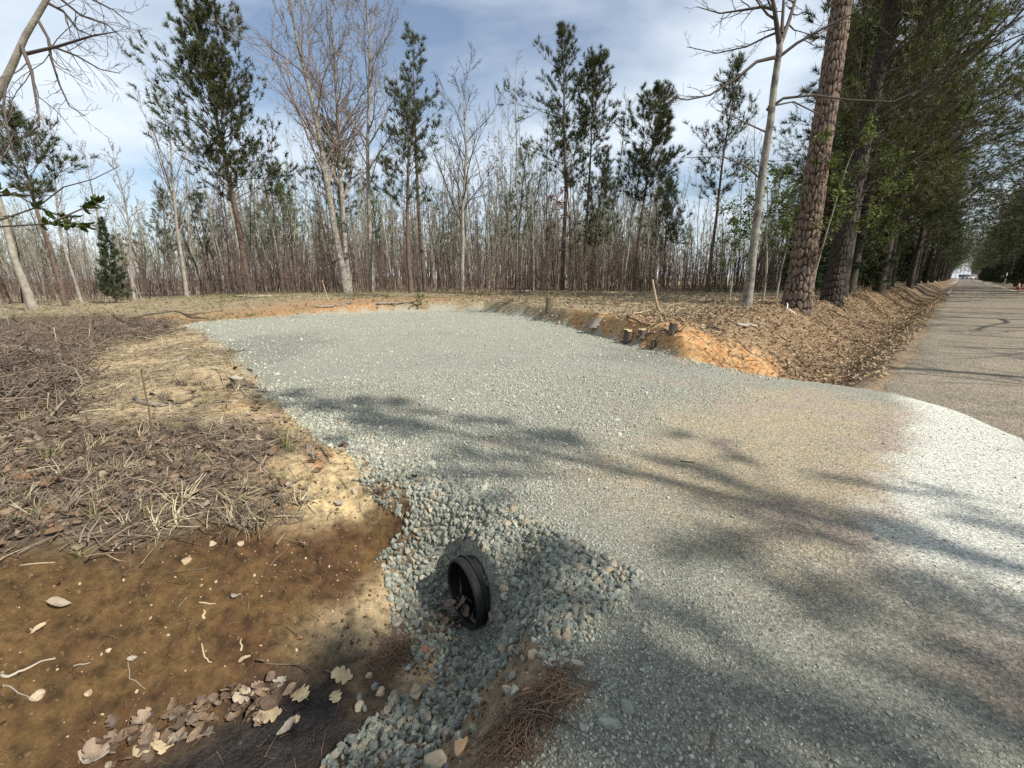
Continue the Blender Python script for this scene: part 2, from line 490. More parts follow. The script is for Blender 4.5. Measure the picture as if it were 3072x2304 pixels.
def ground_material():
    m = bpy.data.materials.new('ground_soil_and_stone'); m.use_nodes = True
    n, l = m.node_tree.nodes, m.node_tree.links
    p = n['Principled BSDF']; p.inputs['Specular IOR Level'].default_value = 0.25
    a = n.new('ShaderNodeAttribute'); a.attribute_name = 'soil'
    g = n.new('ShaderNodeAttribute'); g.attribute_name = 'gravel'
    w = n.new('ShaderNodeAttribute'); w.attribute_name = 'wet'
    geo = n.new('ShaderNodeNewGeometry')
    # soil grain
    n1 = n.new('ShaderNodeTexNoise'); n1.inputs['Scale'].default_value = 13; n1.inputs['Detail'].default_value = 9; n1.inputs['Roughness'].default_value = 0.68
    l.new(geo.outputs['Position'], n1.inputs['Vector'])
    r1 = n.new('ShaderNodeMapRange'); r1.inputs[1].default_value = 0.32; r1.inputs[2].default_value = 0.68; r1.inputs[3].default_value = 0.36; r1.inputs[4].default_value = 1.58
    l.new(n1.outputs['Fac'], r1.inputs[0])
    # crushed stone: one random tone for each cell, joints between
    v = n.new('ShaderNodeTexVoronoi'); v.inputs['Scale'].default_value = 70; v.inputs['Randomness'].default_value = 1
    wn_ = n.new('ShaderNodeTexNoise'); wn_.inputs['Scale'].default_value = 55; wn_.inputs['Detail'].default_value = 6; wn_.inputs['Roughness'].default_value = 0.75
    l.new(geo.outputs['Position'], wn_.inputs['Vector'])
    wv = n.new('ShaderNodeVectorMath'); wv.operation = 'MULTIPLY_ADD'; wv.inputs[1].default_value = (0.03, 0.03, 0.03)
    l.new(wn_.outputs['Color'], wv.inputs[0]); l.new(geo.outputs['Position'], wv.inputs[2])
    l.new(wv.outputs[0], v.inputs['Vector'])
    vs = n.new('ShaderNodeSeparateColor'); l.new(v.outputs['Color'], vs.inputs[0])
    r2 = n.new('ShaderNodeMapRange'); r2.inputs[3].default_value = 0.70; r2.inputs[4].default_value = 1.25
    l.new(vs.outputs[0], r2.inputs[0])
    r3 = n.new('ShaderNodeMapRange'); r3.inputs[1].default_value = 0.25; r3.inputs[2].default_value = 0.75; r3.inputs[3].default_value = 1.04; r3.inputs[4].default_value = 0.72
    l.new(v.outputs['Distance'], r3.inputs[0])
    mm = n.new('ShaderNodeMath'); mm.operation = 'MULTIPLY'; l.new(r2.outputs[0], mm.inputs[0]); l.new(r3.outputs[0], mm.inputs[1])
    wr_ = n.new('ShaderNodeMapRange'); wr_.inputs[1].default_value = 0.3; wr_.inputs[2].default_value = 0.7; wr_.inputs[3].default_value = 0.5; wr_.inputs[4].default_value = 1.45
    l.new(wn_.outputs['Fac'], wr_.inputs[0])
    mm2 = n.new('ShaderNodeMath'); mm2.operation = 'MULTIPLY'; l.new(mm.outputs[0], mm2.inputs[0]); l.new(wr_.outputs[0], mm2.inputs[1]); mm = mm2
    mf = n.new('ShaderNodeMix'); mf.data_type = 'FLOAT'
    l.new(g.outputs['Fac'], mf.inputs['Factor']); l.new(r1.outputs[0], mf.inputs['A']); l.new(mm.outputs[0], mf.inputs['B'])
    vm = n.new('ShaderNodeVectorMath'); vm.operation = 'SCALE'
    l.new(a.outputs['Color'], vm.inputs[0]); l.new(mf.outputs['Result'], vm.inputs['Scale'])
    l.new(vm.outputs[0], p.inputs['Base Color'])
    rr = n.new('ShaderNodeMapRange'); rr.inputs[3].default_value = 0.92; rr.inputs[4].default_value = 0.28
    l.new(w.outputs['Fac'], rr.inputs[0]); l.new(rr.outputs[0], p.inputs['Roughness'])
    hb = n.new('ShaderNodeMix'); hb.data_type = 'FLOAT'
    iv = n.new('ShaderNodeMath'); iv.operation = 'SUBTRACT'; iv.inputs[0].default_value = 1; l.new(v.outputs['Distance'], iv.inputs[1])
    l.new(g.outputs['Fac'], hb.inputs['Factor']); l.new(n1.outputs['Fac'], hb.inputs['A']); l.new(wn_.outputs['Fac'], hb.inputs['B'])
    b = n.new('ShaderNodeBump'); b.inputs['Strength'].default_value = 1.0; b.inputs['Distance'].default_value = 0.03
    l.new(hb.outputs['Result'], b.inputs['Height']); l.new(b.outputs[0], p.inputs['Normal'])
    return m


M_GROUND = ground_material()


def ground_part(name, sel):
    q = quads[sel]
    used = np.unique(q)
    remap = np.full(ny * nx, -1); remap[used] = np.arange(len(used))
    V = np.stack([GX.ravel()[used], GY.ravel()[used], GZ.ravel()[used]], -1)
    me = mesh_np(name, V, remap[q])
    me.materials.append(M_GROUND)
    ca = me.color_attributes.new('soil', 'FLOAT_COLOR', 'POINT')
    ca.data.foreach_set('color', np.concatenate([GC.reshape(-1, 3)[used], np.ones((len(used), 1))], 1).astype(np.float32).ravel())
    for nm, arr in (('gravel', GM['gravel']), ('wet', GM['mud'])):
        at_ = me.attributes.new(nm, 'FLOAT', 'POINT')
        at_.data.foreach_set('value', arr.ravel()[used].astype(np.float32))
    o = link(name, me)
    tag(o, kind='structure')
    return o


on_road = (fn < ROAD_L - 0.35) & (fn > ROAD_R + 0.3)
ground_part('ground', ~is_drive & ~mouth & ~on_road)
ground_part('gravel_driveway', is_drive & ~mouth)

# ---- road: asphalt sheet with a broken edge
sv = np.concatenate([np.arange(-60, 2, 0.5), np.arange(2, 40, 0.12), np.arange(40, 120, 0.6), np.arange(120, 640, 4)])
tv = np.concatenate([[0, 0.006, 0.012, 0.02, 0.05], np.linspace(0.1, 0.9, 14), [0.95, 0.98, 0.99, 1.0]])
S, T = np.meshgrid(sv, tv, indexing='ij')
left = ROAD_L + 0.12 * fbm(S * 0.6, S * 0, 3, 91) + 0.10 * fbm(S * 2.6, S * 0 + 4, 3, 92)
rightn = ROAD_R + 0.10 * fbm(S * 0.5, S * 0 + 9, 3, 93)
N = left + (rightn - left) * T
X, Y = to_xy(S, N)
Z = -0.006 * np.abs(N + 2.1) + 0.035
edge = np.minimum(T, 1 - T)
Z = Z + 0.03 * sstep(0.0, 0.02, edge) - 0.05 + 0.004 * fbm(X * 0.7, Y * 0.7, 2, 95)
ri = np.arange(S.size).reshape(S.shape)
rq = np.stack([ri[:-1, :-1], ri[1:, :-1], ri[1:, 1:], ri[:-1, 1:]], -1).reshape(-1, 4)
me = mesh_np('road', np.stack([X.ravel(), Y.ravel(), Z.ravel()], -1), rq[:, ::-1])


def asphalt():
    m = bpy.data.materials.new('worn_asphalt'); m.use_nodes = True
    n, l = m.node_tree.nodes, m.node_tree.links
    p = n['Principled BSDF']; p.inputs['Roughness'].default_value = 0.85; p.inputs['Specular IOR Level'].default_value = 0.3
    geo = n.new('ShaderNodeNewGeometry')
    a = n.new('ShaderNodeTexNoise'); a.inputs['Scale'].default_value = 0.8; a.inputs['Detail'].default_value = 10; a.inputs['Roughness'].default_value = 0.7
    l.new(geo.outputs['Position'], a.inputs['Vector'])
    c = n.new('ShaderNodeValToRGB')
    c.color_ramp.elements[0].position = 0.3; c.color_ramp.elements[0].color = (0.145, 0.124, 0.092, 1)
    c.color_ramp.elements[1].position = 0.7; c.color_ramp.elements[1].color = (0.225, 0.188, 0.132, 1)
    l.new(a.outputs['Fac'], c.inputs[0])
    v = n.new('ShaderNodeTexVoronoi'); v.inputs['Scale'].default_value = 60
    l.new(geo.outputs['Position'], v.inputs['Vector'])
    vs = n.new('ShaderNodeSeparateColor'); l.new(v.outputs['Color'], vs.inputs[0])
    r = n.new('ShaderNodeMapRange'); r.inputs[3].default_value = 0.4; r.inputs[4].default_value = 1.65
    l.new(vs.outputs[0], r.inputs[0])
    vm = n.new('ShaderNodeVectorMath'); vm.operation = 'SCALE'
    l.new(c.outputs[0], vm.inputs[0]); l.new(r.outputs[0], vm.inputs['Scale'])
    l.new(vm.outputs[0], p.inputs['Base Color'])
    b = n.new('ShaderNodeBump'); b.inputs['Strength'].default_value = 0.6; b.inputs['Distance'].default_value = 0.012
    l.new(v.outputs['Distance'], b.inputs['Height']); l.new(b.outputs[0], p.inputs['Normal'])
    return m


me.materials.append(asphalt())
tag(link('road', me), kind='structure')
# ------------------------------------------------------------------ plant materials
M_BARK_PINE = mat('pine_bark', (0.165, 0.115, 0.082), (0.06, 0.047, 0.040), scale=5, bump=0.9, bscale=14)
M_BARK_CRACK = mat('bark_furrow', (0.045, 0.034, 0.028), (0.03, 0.024, 0.02), scale=6)
M_BARK_PLATE = mat('bark_plate', (0.235, 0.17, 0.125), (0.11, 0.082, 0.064), scale=7, bump=0.6, bscale=25)
M_BARK_DARK = mat('dark_bark', (0.085, 0.070, 0.056), (0.036, 0.031, 0.026), scale=6, bump=0.8, bscale=18)
M_BARK_GREY = mat('grey_bark', (0.34, 0.315, 0.26), (0.17, 0.152, 0.12), scale=4, bump=0.5, bscale=20)
M_BARK_PALE = mat('pale_lichen_bark', (0.30, 0.28, 0.235), (0.085, 0.070, 0.056), scale=5.5, bump=0.5, bscale=18)
M_TWIG = mat('bare_twigs', (0.27, 0.22, 0.185), (0.15, 0.125, 0.105), scale=2)
M_TWIG_DARK = mat('dark_twigs', (0.10, 0.082, 0.070), (0.06, 0.05, 0.043), scale=2)
M_TWIG_GREEN = mat('lichen_grey_twigs', (0.30, 0.29, 0.225), (0.18, 0.18, 0.135), scale=1)
M_BRUSH = mat('brown_brush', (0.195, 0.135, 0.105), (0.11, 0.082, 0.068), scale=1.5)
M_NEEDLE = mat('pine_needles', (0.088, 0.098, 0.036), (0.042, 0.051, 0.020), scale=1.1, rough=0.55, spec=0.35, trans=0.25)
M_NEEDLE_LIGHT = mat('young_pine_needles', (0.135, 0.165, 0.045), (0.075, 0.10, 0.030), scale=1.4, rough=0.55, spec=0.35, trans=0.25)
M_NEEDLE_DEEP = mat('deep_green_needles', (0.125, 0.138, 0.040), (0.055, 0.066, 0.021), scale=0.7, rough=0.6, spec=0.3, trans=0.15)
M_CEDAR = mat('cedar_foliage', (0.050, 0.070, 0.028), (0.022, 0.036, 0.014), scale=1.3, rough=0.7, trans=0.1)
M_LEAF_GREEN = mat('broad_green_leaf', (0.135, 0.165, 0.040), (0.070, 0.10, 0.022), scale=6, rough=0.65, spec=0.2, trans=0.3)
M_LEAF_BROWN = mat('dead_hanging_leaf', (0.27, 0.15, 0.095), (0.15, 0.08, 0.055), scale=4, trans=0.15)
M_LEAF_TAN = mat('tan_hanging_leaf', (0.36, 0.30, 0.17), (0.22, 0.17, 0.09), scale=4, trans=0.2)


def unit(v):
    return v / (np.linalg.norm(v) + 1e-9)


def path(r, p, d, L, k, wander, up):
    pts = [np.array(p, float)]
    d = unit(np.array(d, float))
    for i in range(k):
        d = unit(d + r.normal(0, wander, 3) + np.array([0, 0, up]))
        pts.append(pts[-1] + d * (L / k))
    return np.array(pts)


def along(P, t):
    f = t * (len(P) - 1); i = min(int(f), len(P) - 2); a = f - i
    return P[i] * (1 - a) + P[i + 1] * a, unit(P[i + 1] - P[i])


def side_dir(r, T, ang, az=None):
    ref = np.array([0, 0, 1.0]) if abs(T[2]) < 0.9 else np.array([1.0, 0, 0])
    U = unit(np.cross(T, ref)); W = np.cross(T, U)
    a = r.uniform(0, 2 * np.pi) if az is None else az
    return unit(T * math.cos(ang) + (U * math.cos(a) + W * math.sin(a)) * math.sin(ang))


def twigs(buf, r, P, R, n, L, ang, levels, up=0.05, wander=0.12, t0=0.25, counts=(5, 4), sides=3, mi=0, rmin=0.004):
    """side branches along P, recursively"""
    for i in range(n):
        t = t0 + (1 - t0) * (i + r.random()) / n
        p, T = along(P, min(t, 0.999))
        l = L * (1.05 - 0.65 * t) * r.uniform(0.6, 1.25)
        rad = max(rmin, R * (1 - 0.75 * t) * r.uniform(0.4, 0.65))
        d = side_dir(r, T, math.radians(r.uniform(*ang)))
        k = 5 if levels > 0 else 3
        Q = path(r, p, d, l, k, wander, up)
        buf.tube(Q, np.linspace(rad, max(rmin * 0.7, rad * 0.3), k + 1), sides if levels > 0 else 3, mi)
        if levels > 0:
            twigs(buf, r, Q, rad, counts[0], l * 0.5, (ang[0], ang[1] + 8), levels - 1, up, wander, 0.2, counts[1:] or (3,), 3, mi, rmin)


def bare_tree(seed, H, r0, first=0.35, n1=16, ang=(25, 48), spread=0.28, counts=(6, 5), sway=0.035, up=0.06, lean=(0, 0), stems=1,
              bark=None, twig=None, rmin=0.006, levels=2, fork=0.0):
    r = np.random.default_rng(seed)
    tb, cb = Buf(), Buf()
    for st in range(stems):
        d = np.array([lean[0] + (0.13 * (st - (stems - 1) / 2) if stems > 1 else 0), lean[1] + (0.05 * st), 1.0])
        P = path(r, (0.12 * st, 0.05 * st, -0.15), d, H * (1 - 0.08 * st), 14, sway, 0.03)
        tt = np.linspace(0, 1, 15)
        rad = r0 * (0.86 if st else 1) * ((1 - tt) ** 0.85 * 0.95 + 0.05) * (1 + 0.35 * np.exp(-tt * 22))
        tb.tube(P, rad, 9)
        for i in range(n1):
            t = first + (0.99 - first) * (i + r.random()) / n1
            p, T = along(P, t)
            l = H * spread * (1.12 - 0.72 * (t - first) / (1 - first)) * r.uniform(0.65, 1.2)
            rb = max(0.012, r0 * (1 - t) ** 0.85 * r.uniform(0.4, 0.62))
            d = side_dir(r, T, math.radians(r.uniform(*ang)), az=i * 2.4 + r.uniform(-0.5, 0.5))
            Q = path(r, p, d, l, 7, 0.09, up)
            cb.tube(Q, np.linspace(rb, max(rmin, rb * 0.2), 8), 5)
            twigs(cb, r, Q, rb, counts[0], l * 0.5, (22, 52), levels - 1, up * 0.7, 0.11, 0.15, counts[1:], 3, 0, rmin)
    return tb.mesh('bare_trunk', [bark or M_BARK_GREY]), cb.mesh('bare_branches', [twig or M_TWIG])


def needle_tris(buf, r, P, D, L, W, count, mi=1, spreadv=0.62):
    P = np.asarray(P); D = np.asarray(D); n = len(P)
    if n == 0: return
    P = np.repeat(P, count, 0); D = np.repeat(D, count, 0)
    d = D + r.normal(0, spreadv, P.shape)
    d /= np.linalg.norm(d, axis=1, keepdims=True)
    sd = np.cross(d, r.normal(0, 1, P.shape)); sd /= np.linalg.norm(sd, axis=1, keepdims=True) + 1e-9
    l = L * r.uniform(0.7, 1.25, (len(P), 1)); w = W * r.uniform(0.7, 1.3, (len(P), 1)) * 0.5
    b = P - d * l * 0.08
    V = np.stack([b - sd * w, b + sd * w, P + d * l * 0.6 + sd * w * 0.9, P + d * l], 1).reshape(-1, 3)
    q = np.arange(len(P) * 4).reshape(-1, 4)
    buf.add(V, q, None, mi)


def pine_tree(seed, H, r0, base=0.45, half=3.2, step=0.42, per=4, profile='oval', lean=(0, 0), sway=0.02, tuft=(0.20, 0.030, 10), subs=5,
              bark=None, needle=None, droop=0.0, stubs=6, extra=(), keep=0.85, sub_tufts=3, tipup=0.10, plates=False, kvis=13):
    r = np.random.default_rng(seed)
    tb, cb = Buf(), Buf()
    K = 18
    P = path(r, (0, 0, -0.2), (lean[0], lean[1], 1), H + 0.2, K, sway, 0.02)
    tt = np.linspace(0, 1, K + 1)
    rad = r0 * ((1 - tt) ** 0.8 * 0.96 + 0.03) * (1 + 0.30 * np.exp(-tt * 30))
    if not plates:
        tb.tube(P, rad, 10)
    else:
        plated_trunk(tb, P, rad, seed)
    tips, dirs = [], []
    z0 = base * H
    n = int((H - z0) / step)
    az0 = r.uniform(0, 6)
    blist = []
    for i in range(n):
        f = (i + r.uniform(0, 0.6)) / n
        for j in range(per):
            if r.random() > keep * (0.82 if profile == 'oval' else 1): continue
            if profile == 'oval':
                e = (0.35 + 0.65 * math.sin(math.pi * min(1, (f + 0.12) ** 0.8))) if f < 0.75 else 0.95 * ((1 - f) / 0.25) ** 0.7 * 0.72 + 0.12
            elif profile == 'cone':
                e = (1 - f) ** 0.8 + 0.08
            else:
                e = 0.9 * (1 - 0.75 * f)
            L = half * e * r.uniform(0.35, 1.22)
            blist.append((base + (1 - base) * f, az0 + i * 1.3 + j * 2 * math.pi / per + r.uniform(-0.5, 0.5), L, math.radians(r.uniform(48, 80) - 34 * f)))
    for e in extra:
        blist.append(e)
    for (t, az, L, ang) in blist:
        p, T = along(P, min(t, 0.995))
        d = np.array([math.cos(az) * math.sin(ang), math.sin(az) * math.sin(ang), math.cos(ang)])
        k = 6
        k = 6 if L < 5 else 9
        Q = path(r, p, d, L, k, 0.08 if L < 5 else 0.13, tipup - droop)
        rb = max(0.010, min(0.4 * r0 * (1 - t) ** 0.8, 0.006 * L + 0.010))
        cb.tube(Q, np.linspace(rb, 0.006, k + 1), 4, 0)
        ns = max(2, int(subs * min(1.6, L / 2.0) + r.random()))
        for s_ in range(ns):
            u = 0.28 + 0.70 * (s_ + r.random()) / ns
            q, T2 = along(Q, min(u, 0.99))
            l2 = (0.16 + 0.30 * (1 - u)) * L * r.uniform(0.6, 1.2) + 0.12
            d2 = side_dir(r, T2, math.radians(r.uniform(30, 65)))
            d2 = unit(d2 + np.array([0, 0, 0.25 - droop * 2]))
            Q2 = path(r, q, d2, l2, 3, 0.1, tipup - droop)
            cb.tube(Q2, np.linspace(0.010, 0.005, 4), 3, 0)
            for m in range(sub_tufts):
                x, T3 = along(Q2, 0.999 - 0.5 * m / sub_tufts * r.uniform(0.6, 1.1))
                tips.append(x); dirs.append(unit(T3 + np.array([0, 0, 0.25 - droop])))
        for m in range(3):
            x, T3 = along(Q, 0.999 - 0.22 * m)
            tips.append(x); dirs.append(unit(T3 + np.array([0, 0, 0.2 - droop])))
    for m in range(4):
        x, T3 = along(P, 0.999 - 0.02 * m); tips.append(x); dirs.append(T3)
    needle_tris(cb, r, tips, dirs, tuft[0], tuft[1], tuft[2])
    for i in range(stubs):                       # dead lower stubs
        t = r.uniform(0.18, base)
        p, T = along(P, t)
        az = r.uniform(0, 6.28); L = r.uniform(0.3, 1.5)
        Q = path(r, p, (math.cos(az), math.sin(az), 0.15), L, 4, 0.12, 0.0)
        tb.tube(Q, np.linspace(0.018, 0.005, 5), 4)
    return tb.mesh('pine_trunk', [bark or M_BARK_PINE, M_BARK_CRACK]), cb.mesh('pine_crown', [M_TWIG_DARK, needle or M_NEEDLE])


def plated_trunk(tb, P, rad, seed, around=110, rows=520):
    """thick furrowed bark: raised plates with deep joints between them"""
    t = np.linspace(0, 1, rows) ** 1.25
    f = t * (len(P) - 1); i = np.minimum(f.astype(int), len(P) - 2); a = (f - i)[:, None]
    C = P[i] * (1 - a) + P[i + 1] * a
    R = np.interp(f, np.arange(len(P)), rad)
    th = np.arange(around) / around * 2 * np.pi
    z = C[:, 2][:, None] + 0 * th[None]
    u = th[None] / (2 * np.pi) * 17 + 0 * z; v = z * 3.3
    wr = np.random.default_rng(seed)
    # cellular plates (wraps round the trunk)
    best = np.full(u.shape, 9.0); second = np.full(u.shape, 9.0); hid = np.zeros(u.shape)
    iu, iv = np.floor(u), np.floor(v)
    for du in (-1, 0, 1):
        for dv in (-1, 0, 1):
            cu, cv = iu + du, iv + dv
            hu = np.mod(cu, 17)
            px = cu + 0.15 + 0.7 * _hash(hu, cv, seed); py = cv + 0.1 + 0.8 * _hash(hu, cv, seed + 5)
            d = np.hypot(u - px, (v - py) * 0.8)
            m = d < best
            second = np.where(m, best, np.minimum(second, d)); hid = np.where(m, _hash(hu, cv, seed + 9), hid); best = np.where(m, d, best)
    crack = sstep(0.05, 0.24, second - best)
    disp = (crack * (0.6 + 0.7 * hid) - 0.6) * 0.04 * np.clip(R / 0.3, 0.3, 1.3)[:, None]
    rr = R[:, None] + disp
    V = np.stack([C[:, 0][:, None] + rr * np.cos(th), C[:, 1][:, None] + rr * np.sin(th), z], -1).reshape(-1, 3)
    ii = (np.arange(rows - 1) * around)[:, None]; j = np.arange(around)[None]; j2 = (j + 1) % around
    Q = np.stack([ii + j, ii + j2, ii + around + j2, ii + around + j], -1).reshape(-1, 4)
    cf = (crack.ravel()[Q].mean(1) < 0.46)
    tb.Q.append(Q + tb.n); tb.mq.append(cf.astype(int)); tb.V.append(V); tb.n += len(V)


def cedar_tree(seed, H, half, base=0.05, n=900, mat_=None, spray=(0.30, 0.05, 7), cone=0.9):
    r = np.random.default_rng(seed)
    tb, cb = Buf(), Buf()
    P = path(r, (0, 0, -0.15), (0, 0, 1), H, 10, 0.02, 0.02)
    tb.tube(P, np.linspace(0.05 + H * 0.009, 0.012, 11), 8)
    tips, dirs = [], []
    nb = int(H * 11)
    for i in range(nb):
        f = (i + r.random()) / nb
        t = base + (1 - base) * f
        p, T = along(P, min(t, 0.99))
        L = half * ((1 - f) ** cone + 0.07) * r.uniform(0.5, 1.15)
        az = i * 2.4 + r.uniform(-0.4, 0.4)
        Q = path(r, p, (math.cos(az), math.sin(az), 0.35), L, 4, 0.09, 0.02)
        cb.tube(Q, np.linspace(0.008 + 0.008 * L, 0.004, 5), 3, 0)
        m = max(2, int(n / nb * (0.4 + L / half)))
        for j in range(m):
            x, T2 = along(Q, min(0.99, 0.25 + 0.75 * r.random()))
            d = unit(T2 + r.normal(0, 0.55, 3))
            tips.append(x + d * 0.15 * L * r.random()); dirs.append(d)
    needle_tris(cb, r, tips, dirs, *spray)
    return tb.mesh('cedar_trunk', [M_BARK_DARK]), cb.mesh('cedar_crown', [M_TWIG_DARK, mat_ or M_CEDAR])


def leaf_quads(buf, r, P, size, mi=1, flat=0.6):
    """small leaves as folded diamonds"""
    P = np.asarray(P); n = len(P)
    d = r.normal(0, 1, (n, 3)); d[:, 2] *= flat; d /= np.linalg.norm(d, axis=1, keepdims=True)
    up = np.array([0, 0, 1.0]) + r.normal(0, 0.5, (n, 3))
    sd = np.cross(d, up); sd /= np.linalg.norm(sd, axis=1, keepdims=True) + 1e-9
    L = size * r.uniform(0.6, 1.3, (n, 1)); w = L * 0.27
    mid = P + d * L * 0.5
    V = np.stack([P, mid - sd * w, P + d * L, mid + sd * w], 1).reshape(-1, 3)
    buf.add(V, np.arange(n * 4).reshape(-1, 4), None, mi)


def leafy_sapling(seed, H, r0, first=0.3, n1=12, spread=0.3, leaves=900, size=0.08, leaf=None, bark=None, twig=None, counts=(5, 4), lean=(0, 0), ang=(40, 75)):
    r = np.random.default_rng(seed)
    tb, cb = Buf(), Buf()
    P = path(r, (0, 0, -0.1), (lean[0], lean[1], 1), H, 10, 0.05, 0.03)
    tb.tube(P, np.linspace(r0, r0 * 0.2, 11), 7)
    ends = []
    for i in range(n1):
        t = first + (0.98 - first) * (i + r.random()) / n1
        p, T = along(P, t)
        l = H * spread * (1.1 - 0.6 * t) * r.uniform(0.6, 1.2)
        Q = path(r, p, side_dir(r, T, math.radians(r.uniform(*ang)), az=i * 2.4), l, 6, 0.1, 0.04)
        rb = max(0.006, r0 * 0.4 * (1 - t))
        cb.tube(Q, np.linspace(rb, 0.004, 7), 4, 0)
        for j in range(counts[0]):
            q, T2 = along(Q, r.uniform(0.25, 0.99))
            Q2 = path(r, q, side_dir(r, T2, math.radians(r.uniform(25, 60))), l * 0.4 * r.uniform(0.5, 1.1), 4, 0.12, 0.03)
            cb.tube(Q2, np.linspace(rb * 0.5, 0.003, 5), 3, 0)
            ends.append(Q2)
    pts = []
    for i in range(leaves):
        Q2 = ends[r.integers(len(ends))]
        x, _ = along(Q2, r.uniform(0.3, 0.99)); pts.append(x + r.normal(0, size * 0.5, 3))
    if leaves:
        leaf_quads(cb, r, pts, size)
    return tb.mesh('sapling_trunk', [bark or M_BARK_GREY]), cb.mesh('sapling_crown', [twig or M_TWIG_DARK, leaf or M_LEAF_GREEN])


def plant(name, meshes, loc, label, cat, group=None, rotz=0.0, scale=1.0):
    root = link(name, None, None, tuple(loc), rotz, scale)
    link('trunk', meshes[0], root)
    link('crown', meshes[1], root)
    tag(root, label, cat, group)
    return root


def ground_at(x, y, dz=0.0):
    return np.array([x, y, float(terrain(np.array([x]), np.array([y]))[0]) + dz])


def base_at(px, fwd):
    """ground point at a forward distance in the direction of a pixel column (taken near the horizon)"""
    d = ray(px, 880)
    x = d[0] * fwd / d[1]
    return ground_at(x, fwd)


def top_z(py, fwd):
    d = ray(1536, py)
    return CAM_H + d[2] / d[1] * fwd
# ------------------------------------------------------------------ the trees one can tell apart
# (base column in the photo, forward distance, top row in the photo) -> place and height
def hero(px, fwd, ptop):
    b = base_at(px, fwd)
    return b, top_z(ptop, fwd) - b[2]


PG = 'pines standing at the edge of the clearing'
BG = 'tall bare trees at the edge of the clearing'

b, H = hero(749, 37, 85)
plant('pine_tree', pine_tree(101, H, 0.27, base=0.36, half=5.5, step=0.40, per=5, lean=(-0.02, 0), subs=6, keep=0.86, sub_tufts=4, tuft=(0.34, 0.032, 14),
      extra=[(0.62, 3.0, 6.0, 1.05), (0.55, 3.3, 5.2, 1.1), (0.47, 0.2, 5.5, 1.5)]), b,
      'dense dark pine with the widest crown, tallest left of the bare double-stemmed tree', 'tree', PG)
b, H = hero(1234, 33, 272)
plant('pine_tree', pine_tree(102, H, 0.19, base=0.42, half=3.4, per=4, step=0.48, subs=5, sub_tufts=3, tuft=(0.34, 0.025, 15), lean=(-0.04, 0)), b,
      'shorter dark-trunked pine just right of the grey bare tree, before a taller narrow pine', 'tree', PG)
b, H = hero(1275, 37, 110)
plant('pine_tree', pine_tree(103, H, 0.17, base=0.60, half=2.1, per=3, step=0.42, subs=4, tuft=(0.35, 0.025, 15), extra=[(0.66, 0.1, 3.0, 0.85)], lean=(-0.03, 0)), b,
      'tall narrow pine with a long bare trunk left of the round bare tree', 'tree', PG)
b, H = hero(1550, 46, 445)
plant('pine_tree', pine_tree(104, H, 0.16, base=0.35, half=3.0, per=4, step=0.55, subs=3, sub_tufts=2, tuft=(0.34, 0.025, 15), needle=M_NEEDLE_LIGHT), b,
      'thin half-bare pine left of the tallest middle pine', 'tree', PG)
b, H = hero(1686, 40, 75)
plant('pine_tree', pine_tree(105, H, 0.20, base=0.40, half=2.9, per=4, step=0.40, subs=6, tuft=(0.36, 0.025, 15), keep=0.85, lean=(0.01, 0),
      extra=[(0.70, 3.05, 5.6, 1.35), (0.69, 3.3, 4.8, 1.45), (0.52, 2.8, 4.6, 1.3), (0.5, 0.3, 3.8, 1.2), (0.86, 3.0, 3.2, 1.1)]), b,
      'tallest pine in the middle, with one long bough reaching left', 'tree', PG)
b, H = hero(1746, 41, 190)
plant('pine_tree', pine_tree(106, H, 0.15, base=0.64, half=2.7, per=5, step=0.34, subs=6, tuft=(0.36, 0.025, 15), lean=(0.01, 0)), b,
      'bare-stemmed pine with a compact crown, close on the right of the tallest middle pine', 'tree', PG)
b, H = hero(1775, 46, 460)
plant('pine_tree', pine_tree(107, H, 0.14, base=0.30, half=2.8, per=4, step=0.36, subs=5, tuft=(0.35, 0.025, 15)), b,
      'low bushy pine filling the gap between two middle pines', 'tree', PG)
b, H = hero(1900, 38, 283)
plant('pine_tree', pine_tree(108, H, 0.17, base=0.46, half=3.4, per=5, step=0.36, subs=6, sub_tufts=4, tuft=(0.35, 0.025, 15), lean=(0.015, 0)), b,
      'round-crowned pine standing alone right of the middle pine group', 'tree', PG)
b, H = hero(1987, 50, 560)
plant('pine_tree', pine_tree(109, H, 0.15, base=0.32, half=3.2, per=5, step=0.36, subs=5, tuft=(0.37, 0.025, 15)), b,
      'low green pine behind the round-crowned pine', 'tree', PG)
b, H = hero(2120, 34, 210)
plant('pine_tree', pine_tree(110, H, 0.14, base=0.42, half=2.7, per=4, step=0.45, subs=5, sub_tufts=2, tuft=(0.35, 0.025, 15), lean=(0.02, 0)), b,
      'slim airy pine left of the pale forked tree', 'tree', PG)
b, H = hero(190, 27, 372)
plant('pine_tree', pine_tree(111, H, 0.15, base=0.58, half=2.6, per=5, step=0.34, subs=5, tuft=(0.33, 0.025, 15), lean=(-0.03, 0)), b,
      'pine with a tufted top near the left edge, between bare trunks', 'tree', PG)
b, H = hero(20, 30, 120)
plant('pine_tree', pine_tree(112, H, 0.17, base=0.55, half=2.6, per=4, step=0.42, subs=5, tuft=(0.34, 0.025, 15), lean=(-0.14, 0)), b,
      'pine at the left edge whose crown is cut off by the frame', 'tree', PG)
b, H = hero(520, 52, 575)
plant('pine_tree', pine_tree(113, H, 0.14, base=0.35, half=2.8, per=4, step=0.45, subs=4, sub_tufts=2, tuft=(0.36, 0.025, 15)), b,
      'sparse pine behind thin bare trees, left of the widest dark pine', 'tree', PG)
b, H = hero(640, 55, 590)
plant('pine_tree', pine_tree(114, H, 0.14, base=0.30, half=2.6, per=4, step=0.42, subs=4, tuft=(0.36, 0.025, 15)), b,
      'small greyish pine directly left of the widest dark pine', 'tree', PG)
